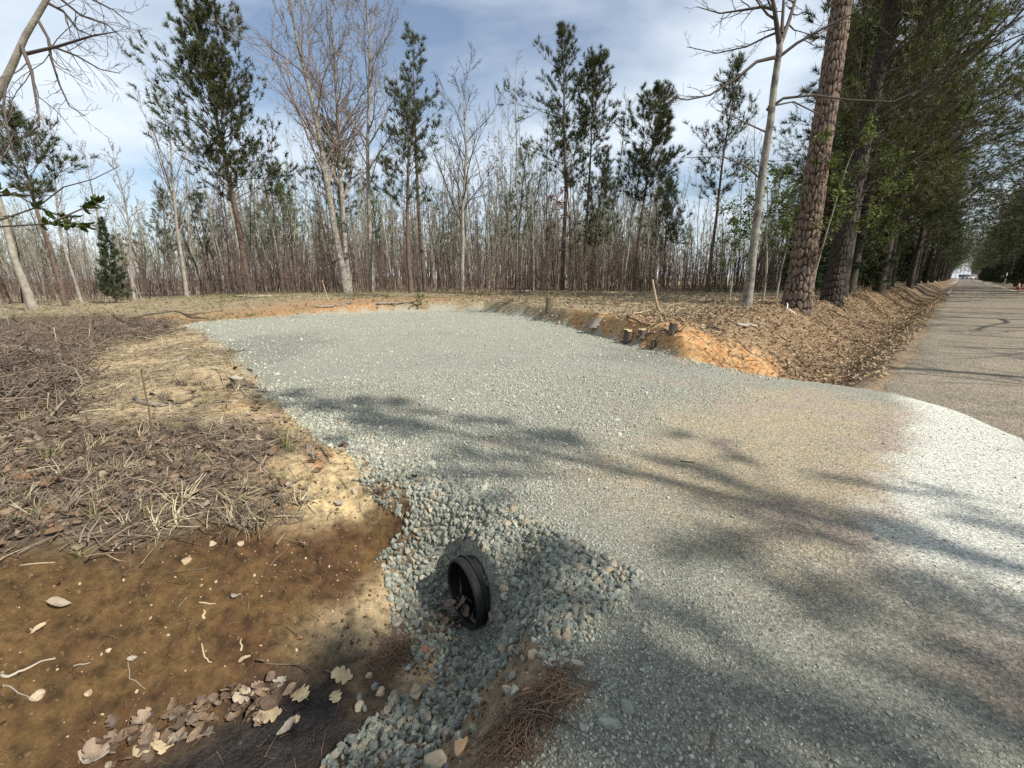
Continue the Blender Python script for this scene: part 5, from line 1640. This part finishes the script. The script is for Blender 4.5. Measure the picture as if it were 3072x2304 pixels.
M_WOOD_PALE = mat('weathered_wood', (0.40, 0.35, 0.28), (0.25, 0.21, 0.16), scale=9, rough=0.8, bump=0.3, bscale=30)
M_WOOD_TAN = mat('tan_root', (0.46, 0.36, 0.23), (0.30, 0.22, 0.13), scale=12, rough=0.8)
M_WOOD_DARK = mat('dark_dead_wood', (0.12, 0.095, 0.07), (0.07, 0.055, 0.042), scale=9, rough=0.9, bump=0.4, bscale=30)
M_WOOD_GREY = mat('grey_dead_wood', (0.30, 0.26, 0.21), (0.17, 0.145, 0.115), scale=9, rough=0.85, bump=0.3, bscale=30)
SG_ = 'fallen sticks and roots'
px_stick('fallen_log', [(-60, 1040), (60, 1056), (185, 1075)], 0.075, 0.055, 'pale barkless log lying in the dark brush at the left edge', 'log', M_WOOD_PALE, sides=9)
for args in [
    ([(10, 2036), (45, 2040), (100, 2010), (165, 1982)], 0.008, 0.004, 'pale bent stick on the bare soil near the left edge', M_WOOD_PALE, 0),
    ([(15, 2060), (60, 2085), (100, 2105)], 0.004, 0.002, 'thin brown stick just below the pale bent stick', M_WOOD_GREY, 0),
    ([(600, 1815), (650, 1820)], 0.005, 0.003, 'short straight stick on the bare bank', M_WOOD_TAN, 0),
    ([(612, 1865), (618, 1830)], 0.008, 0.006, 'stubby tan stick end on the bare bank', M_WOOD_TAN, 0),
    ([(605, 1940), (615, 1975), (632, 2000)], 0.005, 0.003, 'short twig pointing downhill on the bare bank', M_WOOD_TAN, 0),
    ([(722, 1960), (726, 1925)], 0.006, 0.004, 'small upright-looking twig near the oval leaf', M_WOOD_TAN, 0),
    ([(225, 2008), (270, 1992)], 0.004, 0.003, 'thin straight twig on the left of the bare bank', M_WOOD_GREY, 0),
    ([(385, 1985), (390, 2040), (440, 2072)], 0.0025, 0.0015, 'thin curved stem on the bare bank', M_WOOD_GREY, 0),
    ([(300, 1500), (304, 1610)], 0.005, 0.004, 'thin pale stalk in the grey litter', M_STRAW, 0),
    ([(0, 1420), (50, 1380), (105, 1370)], 0.006, 0.004, 'pale curved stick at the left edge of the litter', M_WOOD_TAN, 0),
    ([(50, 1185), (110, 1150), (125, 1145)], 0.012, 0.008, 'pale straight stick in the brush left of the tan patch', M_WOOD_TAN, 1),
    ([(220, 1175), (280, 1195), (330, 1210)], 0.016, 0.010, 'grey stick along the lower edge of the tan patch', M_WOOD_GREY, 1),
    ([(345, 1110), (250, 1125)], 0.010, 0.006, 'brown stick on the left of the tan patch', M_WOOD_DARK, 0),
    ([(400, 1205), (480, 1225)], 0.030, 0.022, 'thick grey branch piece behind the upright stem', M_WOOD_GREY, 1),
    ([(455, 1185), (540, 1218), (600, 1190)], 0.022, 0.012, 'dark forked branch right of the upright stem', M_WOOD_DARK, 2),
    ([(610, 1080), (660, 1120), (680, 1175)], 0.012, 0.006, 'thin root arching down the tan patch', M_WOOD_TAN, 0),
    ([(520, 1088), (560, 1075), (600, 1095)], 0.016, 0.010, 'curved grey stick on the middle of the tan patch', M_WOOD_GREY, 1),
    ([(720, 1170), (750, 1195), (790, 1210)], 0.012, 0.007, 'pale forked root below the weathered stump', M_WOOD_PALE, 3),
    ([(620, 1210), (720, 1203)], 0.006, 0.004, 'straight pale stick right of the dark forked branch', M_WOOD_PALE, 0),
    ([(700, 1370), (640, 1400)], 0.008, 0.005, 'grey stick in the litter right of the upright stem', M_WOOD_GREY, 1),
    ([(820, 1340), (780, 1400), (785, 1450)], 0.006, 0.004, 'pale hanging root over the bank', M_WOOD_TAN, 0),
    ([(870, 1310), (825, 1360), (820, 1395)], 0.005, 0.003, 'longer pale root curving down the bank', M_WOOD_TAN, 0),
    ([(750, 1360), (790, 1410), (830, 1450)], 0.008, 0.005, 'pale stick slanting down among the roots', M_WOOD_PALE, 0),
    ([(870, 1405), (880, 1425), (900, 1450), (870, 1475), (785, 1487)], 0.0065, 0.003, 'crooked pale root ending on the red soil', M_WOOD_TAN, 1),
    ([(910, 1390), (945, 1420)], 0.005, 0.003, 'short pale stick right of the crooked root', M_WOOD_PALE, 0),
    ([(960, 1345), (985, 1385)], 0.012, 0.008, 'dark stub of root sticking from the sandy lip', M_WOOD_DARK, 0),
    ([(265, 1535), (320, 1575)], 0.007, 0.005, 'straight tan stick low in the litter', M_WOOD_TAN, 0),
    ([(60, 1700), (170, 1690)], 0.005, 0.004, 'thin straw-coloured stick above the bare soil at left', M_STRAW, 0),
    ([(1390, 1545), (1320, 1560)], 0.004, 0.002, 'thin twig lying on the gravel above the pipe', M_WOOD_GREY, 0),
    ([(2040, 1385), (2085, 1390)], 0.006, 0.004, 'thin dark twig on the middle of the gravel', M_WOOD_DARK, 1),
    ([(2130, 2250), (2145, 2200)], 0.003, 0.002, 'red-brown pine twig on the gravel at the bottom', M_NEEDLE_BROWN, 0),
    ([(2210, 977), (2241, 986), (2271, 983)], 0.05, 0.035, 'pale forked branch lying on the right bank', M_WOOD_PALE, 1),
    ([(2029, 956), (2048, 940), (2067, 925)], 0.045, 0.035, 'dark thick stick propped on the cleared ground', M_WOOD_DARK, 0),
    ([(2025, 940), (2062, 922)], 0.03, 0.022, 'pale stick beside the dark propped stick', M_WOOD_TAN, 0),
    ([(1895, 945), (1950, 935), (2000, 932)], 0.03, 0.018, 'long pale stick lying flat left of the propped sticks', M_WOOD_TAN, 2),
    ([(1880, 950), (1920, 970), (1960, 985)], 0.025, 0.014, 'dark thin branch on the clay slope', M_WOOD_DARK, 1),
    ([(2120, 985), (2160, 992)], 0.035, 0.025, 'brown log piece in the litter of the right bank', M_WOOD_DARK, 0),
    ([(2200, 1010), (2260, 1065), (2330, 1105)], 0.018, 0.010, 'long thin stick running down into the right ditch', M_WOOD_GREY, 1),
    ([(2340, 1015), (2370, 1030)], 0.025, 0.015, 'short pale stick on the leafy right bank', M_WOOD_PALE, 0),
    ([(2480, 1110), (2560, 1100), (2650, 1118)], 0.022, 0.010, 'dark stick lying by the road edge at the right ditch', M_WOOD_DARK, 0),
    ([(2460, 955), (2520, 945)], 0.02, 0.01, 'dark stick on the bank below the second roadside pine', M_WOOD_DARK, 0),
    ([(945, 925), (1000, 920), (1060, 908)], 0.05, 0.03, 'fallen grey bough behind the far end of the gravel', M_WOOD_GREY, 5),
    ([(1130, 915), (1180, 920), (1250, 915)], 0.05, 0.03, 'tangled grey branch left of the small green shrub', M_WOOD_GREY, 6),
    ([(700, 890), (760, 893), (810, 889)], 0.07, 0.05, 'pale fallen trunk at the foot of the widest dark pine', M_WOOD_PALE, 0),
    ([(1510, 880), (1560, 877), (1590, 873)], 0.08, 0.06, 'pale fallen trunk at the foot of the wood near the middle', M_WOOD_PALE, 0),
    ([(530, 935), (575, 955), (620, 957)], 0.04, 0.02, 'dark bent branch left of the gravel end', M_WOOD_DARK, 3),
    ([(300, 955), (420, 985), (520, 1000)], 0.05, 0.02, 'long dark bough lying over the brush at left', M_WOOD_DARK, 5),
    ([(40, 985), (150, 1000), (260, 995)], 0.04, 0.02, 'dark bough among the brush at the far left', M_WOOD_DARK, 5),
]:
    px_stick('stick', args[0], args[1], args[2], args[3], 'stick', args[4], SG_, side=args[5], seed=int(args[0][0][0]))


def stem_up(name, px, py, pts, r0, label, cat, material, side=0, seed=0, group=None):
    """upright thin stem: base at a ground pixel, then offsets (dx, dy, z)"""
    p = gp(px, py)
    r = np.random.default_rng(seed)
    Q = np.array([(0, 0, -0.03)] + list(pts))
    o = link(name, None, None, tuple(p))
    b = Buf(); b.tube(Q, np.linspace(r0, r0 * 0.55, len(Q)), 6, cap=True)
    link('stem', b.mesh('stem', [material]), o)
    for j in range(side):
        q, T = along(Q, r.uniform(0.35, 0.98))
        W = path(r, q, side_dir(r, T, r.uniform(0.5, 1.1)), Q[-1][2] * r.uniform(0.15, 0.4), 4, 0.15, 0.02)
        bb = Buf(); bb.tube(W, np.linspace(r0 * 0.5, r0 * 0.2, 5), 4)
        link('twig', bb.mesh('twig', [material]), o)
    tag(o, label, cat, group)


M_STEM = mat('brown_stem', (0.17, 0.11, 0.07), (0.10, 0.065, 0.042), scale=10)
stem_up('dead_stem', 478, 1400, [(-0.01, 0, 0.25), (0.0, 0.01, 0.5), (0.01, 0, 0.82), (0.018, 0, 0.845), (0.035, 0, 0.84)], 0.0075,
        'single upright brown stem with a hooked tip on the left bank', 'stem', M_STEM)
stem_up('dead_stem', 35, 1005, [(0.0, 0, 0.5), (-0.1, 0, 1.0), (-0.2, 0, 1.5)], 0.02, 'dry upright stalk in the brush at the far left', 'stem', M_WOOD_GREY, 3, 3)
stem_up('dead_stem', 175, 1045, [(0.0, 0, 0.2), (0.01, 0, 0.45)], 0.012, 'short pale stalk standing in the dark brush', 'stem', M_WOOD_TAN, 1, 4)
stem_up('dead_stem', 270, 1040, [(0.02, 0, 0.2), (0.12, 0, 0.5)], 0.010, 'bent pale stalk beside the short one in the brush', 'stem', M_WOOD_TAN, 1, 5)
stem_up('dead_stem', 1977, 938, [(-0.1, 0, 0.3), (-0.22, 0, 0.75), (-0.26, 0, 0.95)], 0.045, 'pale upright broken stick on the cleared ground at right', 'stick', M_WOOD_TAN)
stem_up('dead_stem', 455, 945, [(-0.2, 0, 0.5), (-0.45, 0, 1.1), (-0.6, 0, 1.5)], 0.025, 'leaning dead sapling left of the gravel end', 'stem', M_WOOD_GREY, 4, 8)
stem_up('dead_stem', 990, 915, [(-0.1, 0, 0.4), (-0.25, 0, 1.1)], 0.025, 'thin pale sapling rising from the fallen bough', 'stem', M_WOOD_TAN, 2, 9)
stem_up('dead_stem', 150, 1250, [(0.0, 0, 0.12), (0.05, 0, 0.28)], 0.006, 'small dry stalk in the litter at left', 'stem', M_WOOD_TAN, 1, 10)


def stump(px, py, rad, h, label, seed, top=M_WOOD_TAN, side=M_WOOD_DARK, lean=(0, 0), roots=4):
    p = gp(px, py)
    r = np.random.default_rng(seed)
    o = link('stump', None, None, tuple(p))
    k = 14
    a = np.arange(k) / k * 2 * np.pi
    V = []
    zs = [-0.05, 0.08 * h, 0.4 * h, 0.8 * h, h]
    jag = (0.10 * np.sin(a + seed) + r.uniform(-0.06, 0.06, k)) * h
    for i, z in enumerate(zs):
        rr = rad * (1.35 - 0.35 * min(1, z / h * 2)) * (1 + 0.12 * np.sin(a * 3 + seed) + r.normal(0, 0.04, k))
        V.append(np.stack([rr * np.cos(a) + lean[0] * z, rr * np.sin(a) + lean[1] * z, np.full(k, z) + (jag if i == 4 else 0)], -1))
    V = np.concatenate(V)
    i = (np.arange(4) * k)[:, None]; j = np.arange(k)[None]; j2 = (j + 1) % k
    Q = np.stack([i + j, i + j2, i + k + j2, i + k + j], -1).reshape(-1, 4)
    link('bark', mesh_np('stump_bark', V, Q), o).data.materials.append(side)
    c = np.array([[lean[0] * h, lean[1] * h, h * 0.92]])
    Vt = np.concatenate([V[-k:] * np.array([0.96, 0.96, 1]), c])
    jj = np.arange(k)
    link('cut_top', mesh_np('stump_top', Vt, None, np.stack([jj, (jj + 1) % k, np.full(k, k)], -1)), o).data.materials.append(top)
    for q in range(roots):
        az = r.uniform(0, 6.28)
        P = path(r, (rad * 0.8 * math.cos(az), rad * 0.8 * math.sin(az), 0.1 * h), (math.cos(az), math.sin(az), -0.1), rad * r.uniform(1.5, 3.5), 5, 0.2, -0.03)
        b = Buf(); b.tube(P, np.linspace(rad * 0.25, rad * 0.06, 6), 5)
        link('root', b.mesh('root', [side]), o)
    tag(o, label, 'stump', 'stumps round the gravel')


stump(730, 1165, 0.09, 0.16, 'weathered stump with a pale broken top at the left edge of the gravel', 11, top=M_WOOD_PALE, side=M_WOOD_DARK, lean=(-0.5, 0), roots=6)
stump(1884, 1022, 0.10, 0.26, 'dark split stump on the clay edge of the gravel', 12)
stump(1927, 1010, 0.09, 0.16, 'brown stump just behind the dark split one', 13)
stump(1959, 1045, 0.05, 0.20, 'small dark stump lowest on the clay edge', 14)
stump(1645, 938, 0.09, 0.42, 'lone dark stump behind the far right gravel edge', 15, roots=2)
stump(1789, 985, 0.15, 0.20, 'broad crumbling stump where the clay slope begins', 16, side=M_WOOD_GREY)
stump(2020, 995, 0.09, 0.18, 'root-tangled stump in the middle of the clay slope', 17, roots=9)
stump(1395 + 1420, 960, 0.05, 0.1, 'tiny cut stub on the road verge', 18) if False else None

# white plastic strip by the plated pine
px_stick('plastic_strip', [(2346, 905), (2362, 918), (2357, 938), (2385, 955)], 0.022, 0.018, 'white curved plastic strip at the foot of the plated pine', 'strip',
         mat('white_plastic', (0.75, 0.74, 0.72), (0.6, 0.58, 0.55), scale=5, rough=0.4), dz=0.10)

# ------------------------------------------------------------------ far along the road
M_CONE = mat('orange_plastic', (0.60, 0.10, 0.05), (0.48, 0.07, 0.04), scale=4, rough=0.5)
M_WHITE = mat('white_paint', (0.78, 0.78, 0.76), (0.68, 0.68, 0.66), scale=3, rough=0.5)
M_GREYROOF = mat('grey_roof', (0.17, 0.17, 0.175), (0.12, 0.12, 0.125), scale=2)
M_GLASS = mat('dark_glass', (0.03, 0.035, 0.04), (0.04, 0.045, 0.05), scale=1, rough=0.1, spec=0.6)
M_CONC = mat('pale_concrete', (0.50, 0.48, 0.43), (0.40, 0.38, 0.34), scale=2, rough=0.85)
x, y = to_xy(90, -5.7)
p = ground_at(x, y)
cone = link('traffic_cone', None, None, tuple(p))
tag(cone, 'orange traffic cone with a white top band at the right road edge', 'cone')


def revolve(prof, sides=20):
    a = np.arange(sides) / sides * 2 * np.pi
    pr = np.array(prof)
    V = np.stack([pr[:, 0][:, None] * np.cos(a), pr[:, 0][:, None] * np.sin(a), pr[:, 1][:, None] + 0 * a], -1).reshape(-1, 3)
    k = len(pr); i = (np.arange(k - 1) * sides)[:, None]; j = np.arange(sides)[None]; j2 = (j + 1) % sides
    return V, np.stack([i + j, i + j2, i + sides + j2, i + sides + j], -1).reshape(-1, 4)


def box(b, c, d, mi=0, bev=0.0):
    c = np.array(c, float); h = np.array(d, float) / 2
    V = np.array([(x, y, z) for z in (-1, 1) for y in (-1, 1) for x in (-1, 1)]) * h + c
    b.add(V, [(0, 2, 3, 1), (4, 5, 7, 6), (0, 1, 5, 4), (2, 6, 7, 3), (0, 4, 6, 2), (1, 3, 7, 5)], None, mi)


bb = Buf(); bb.add(*revolve([(0.22, 0.05), (0.17, 0.35), (0.125, 0.58), (0.06, 0.92), (0.04, 0.94), (0.0, 0.94)])); link('cone_body', bb.mesh('cone_body', [M_CONE]), cone)
bb = Buf(); box(bb, (0, 0, 0.025), (0.56, 0.56, 0.05)); link('cone_base', bb.mesh('cone_base', [M_CONE]), cone)
bb = Buf(); bb.add(*revolve([(0.128, 0.58), (0.093, 0.76)])); link('white_band', bb.mesh('white_band', [M_WHITE]), cone)
bb = Buf(); bb.add(*revolve([(0.166, 0.38), (0.142, 0.50)])); link('white_band', bb.mesh('white_band', [M_WHITE]), cone)

x, y = to_xy(128, -6.2)
mb = link('mailbox', None, None, tuple(ground_at(x, y)), -A_ROAD, 1.35)
tag(mb, 'dark mailbox on a pale post far along the right roadside', 'mailbox')
bb = Buf(); box(bb, (0, 0, 0.9), (0.12, 0.12, 1.9)); link('post', bb.mesh('post', [M_CONC]), mb)
bb = Buf()
a = np.linspace(0, np.pi, 9)
prof = np.array([(-0.13, 0)] + [(-0.13 * math.cos(t), 0.16 + 0.13 * math.sin(t)) for t in a] + [(0.13, 0)])
k = len(prof)
V = np.concatenate([np.stack([np.full(k, e), prof[:, 0], prof[:, 1] + 1.1], -1) for e in (-0.55, 0.15)])
jj = np.arange(k)
bb.add(V, np.stack([jj, (jj + 1) % k, k + (jj + 1) % k, k + jj], -1), [(0, i, i + 1) for i in range(1, k - 1)] + [(k, k + i + 1, k + i) for i in range(1, k - 1)])
link('box', bb.mesh('box', [M_WOOD_DARK]), mb)
bb = Buf(); box(bb, (-0.3, 0.14, 1.38), (0.05, 0.012, 0.22)); link('flag', bb.mesh('flag', [M_WHITE]), mb)

# white house closing the far end of the road
x, y = to_xy(420, -4)
hs = link('house', None, None, tuple(ground_at(x, y)), -A_ROAD, 0.6)
tag(hs, 'white house at the far end of the tree-lined road', 'house')
bb = Buf(); box(bb, (0, 0, 1.6), (16, 9, 3.2)); link('wall', bb.mesh('wall', [M_WHITE]), hs)
bb = Buf(); bb.add([(-8.4, -5, 3.2), (8.4, -5, 3.2), (8.4, 5, 3.2), (-8.4, 5, 3.2), (-8.4, 0, 5.4), (8.4, 0, 5.4)], [(0, 1, 5, 4), (2, 3, 4, 5), (0, 3, 2, 1)], [(0, 4, 3), (1, 2, 5)])
link('roof', bb.mesh('roof', [M_GREYROOF]), hs)
for wx in (-5, -1.6, 5):
    bb = Buf(); box(bb, (wx, -4.52, 1.8), (1.5, 0.08, 1.3)); link('window', bb.mesh('window', [M_GLASS]), hs)
bb = Buf(); box(bb, (1.9, -4.52, 1.05), (1.0, 0.08, 2.1)); link('door', bb.mesh('door', [M_WOOD_DARK]), hs)

# concrete side drives on the right
for (s0_, wd, nm) in ((92.5, 3.4, 'side_driveway'), (150, 4.0, 'side_driveway')):
    nn_ = np.linspace(ROAD_R + 0.25, -26, 24); ssv = np.linspace(s0_, s0_ + wd, 5)
    A, B = np.meshgrid(ssv, nn_, indexing='ij')
    X_, Y_ = to_xy(A, B)
    Z_ = terrain(X_, Y_, False) + 0.06
    ii = np.arange(A.size).reshape(A.shape)
    q = np.stack([ii[:-1, :-1], ii[1:, :-1], ii[1:, 1:], ii[:-1, 1:]], -1).reshape(-1, 4)
    me = mesh_np(nm, np.stack([X_.ravel(), Y_.ravel(), Z_.ravel()], -1), q[:, ::-1]); me.materials.append(M_CONC)
    tag(link(nm, me), kind='structure')

# ------------------------------------------------------------------ branches reaching in from the left
r = np.random.default_rng(88)
F0 = 5.4
tb, cb = Buf(), Buf()
tp = [np.array([-7.3, 5.2, 0.0]), np.array([-7.0, 5.3, 1.8]), at(-60, 380, F0), at(0, 275, F0), at(40, 190, F0), at(75, 110, F0), at(140, 0, F0), at(175, -90, F0), at(230, -300, F0)]
tp[0] = ground_at(*tp[0][:2], -0.1)
tb.tube(np.array(tp), [0.09, 0.065, 0.042, 0.036, 0.032, 0.028, 0.024, 0.020, 0.012], 9)
for pts, r0_, nt_, tl in [([(61, 130), (95, 214), (113, 330), (119, 376)], 0.020, 8, 0.7), ([(75, 162), (174, 139), (278, 107), (350, 95)], 0.018, 9, 0.6),
                          ([(116, 64), (145, 116), (153, 174), (179, 255), (208, 318), (255, 347)], 0.017, 10, 0.6), ([(139, 6), (191, 35), (231, 87), (284, 110)], 0.016, 8, 0.6),
                          ([(174, -10), (243, 46), (324, 75), (376, 122)], 0.014, 8, 0.6), ([(156, 139), (231, 168), (301, 208), (359, 220)], 0.012, 8, 0.5),
                          ([(20, 230), (10, 320), (30, 420), (60, 520)], 0.014, 8, 0.6), ([(180, -60), (280, 0), (340, 30), (390, 70)], 0.013, 8, 0.6), ([(119, 376), (90, 400), (30, 430), (-40, 470)], 0.010, 6, 0.4)]:
    P = np.array([at(x, y, F0 + d) for (x, y), d in zip(pts, np.linspace(0, r.uniform(-0.7, 0.7), len(pts)))])
    cb.tube(P, np.linspace(r0_, 0.004, len(P)), 6)
    twigs(cb, r, P, r0_ * 0.8, nt_, tl, (22, 55), 1, 0.0, 0.16, 0.15, (4, 3), 3, 0, 0.0022)
root = link('bare_tree', None)
link('trunk', tb.mesh('trunk', [M_BARK_GREY]), root); link('branch', cb.mesh('branch', [M_TWIG_DARK]), root)
tag(root, 'nearby bare tree whose boughs hang into the top left corner', 'tree')
settle(root, tp[0])

F1 = 4.3
tb, cb = Buf(), Buf()
q0 = ground_at(-6.3, 4.4, -0.05)
tb.tube(np.array([q0, q0 + [0.05, 0, 0.9], q0 + [0.1, 0, 1.7], at(-90, 690, F1), at(-70, 560, F1)]), [0.03, 0.026, 0.022, 0.018, 0.010], 7)
tw = [[(-90, 690), (17, 654), (110, 622), (191, 561), (278, 538), (359, 498)], [(-90, 690), (0, 680), (104, 674), (197, 671), (262, 676)], [(-70, 560), (60, 590), (150, 640), (230, 655)],
      [(150, 672), (215, 640), (265, 618), (300, 605)], [(-60, 600), (40, 580), (110, 590), (170, 585)]]
ends = []
for pts in tw:
    P = np.array([at(x, y, F1 + d) for (x, y), d in zip(pts, np.linspace(0, r.uniform(-0.4, 0.4), len(pts)))])
    cb.tube(P, np.linspace(0.010, 0.003, len(P)), 5)
    ends.append(P)
root = link('evergreen_sapling', None)
link('trunk', tb.mesh('trunk', [M_BARK_GREY]), root); link('branch', cb.mesh('branch', [M_TWIG_DARK]), root)
LG = leaf_mesh('glossy_leaf', 950, mat('glossy_green_leaf', (0.085, 0.11, 0.022), (0.045, 0.065, 0.014), scale=5, rough=0.35, spec=0.5, trans=0.3), lobed=False, curl=0.3, wide=0.21)
lv = []
for i in range(80):
    P = ends[(1, 2, 3, 3, 1)[i % 5]]
    x, T = along(P, r.uniform(0.55, 0.999)); lv.append((x, T))
for i in range(16):
    x, T = along(ends[(0, 4, 2)[i % 3]], r.uniform(0.1, 0.6)); lv.append((x, T))
for x, T in lv:
    o = link('leaf', LG, root, tuple(x), 0, r.uniform(0.09, 0.14))
    d = unit(T + r.normal(0, 0.7, 3))
    o.rotation_euler = (r.uniform(-0.5, 0.5), -math.asin(np.clip(d[2], -1, 1)) * 0.6, math.atan2(d[1], d[0]))
    o.location = tuple(x + d * 0.035)
tag(root, 'slender evergreen sapling reaching glossy leaves in from the left edge', 'sapling')
base = q0
for c in [o for o in COL.objects if o.parent == root]:
    if c.name.startswith('leaf'):
        c.location = tuple(np.array(c.location) - base)
    else:
        c.data.transform(__import__('mathutils').Matrix.Translation(tuple(-base)))
root.location = tuple(base)
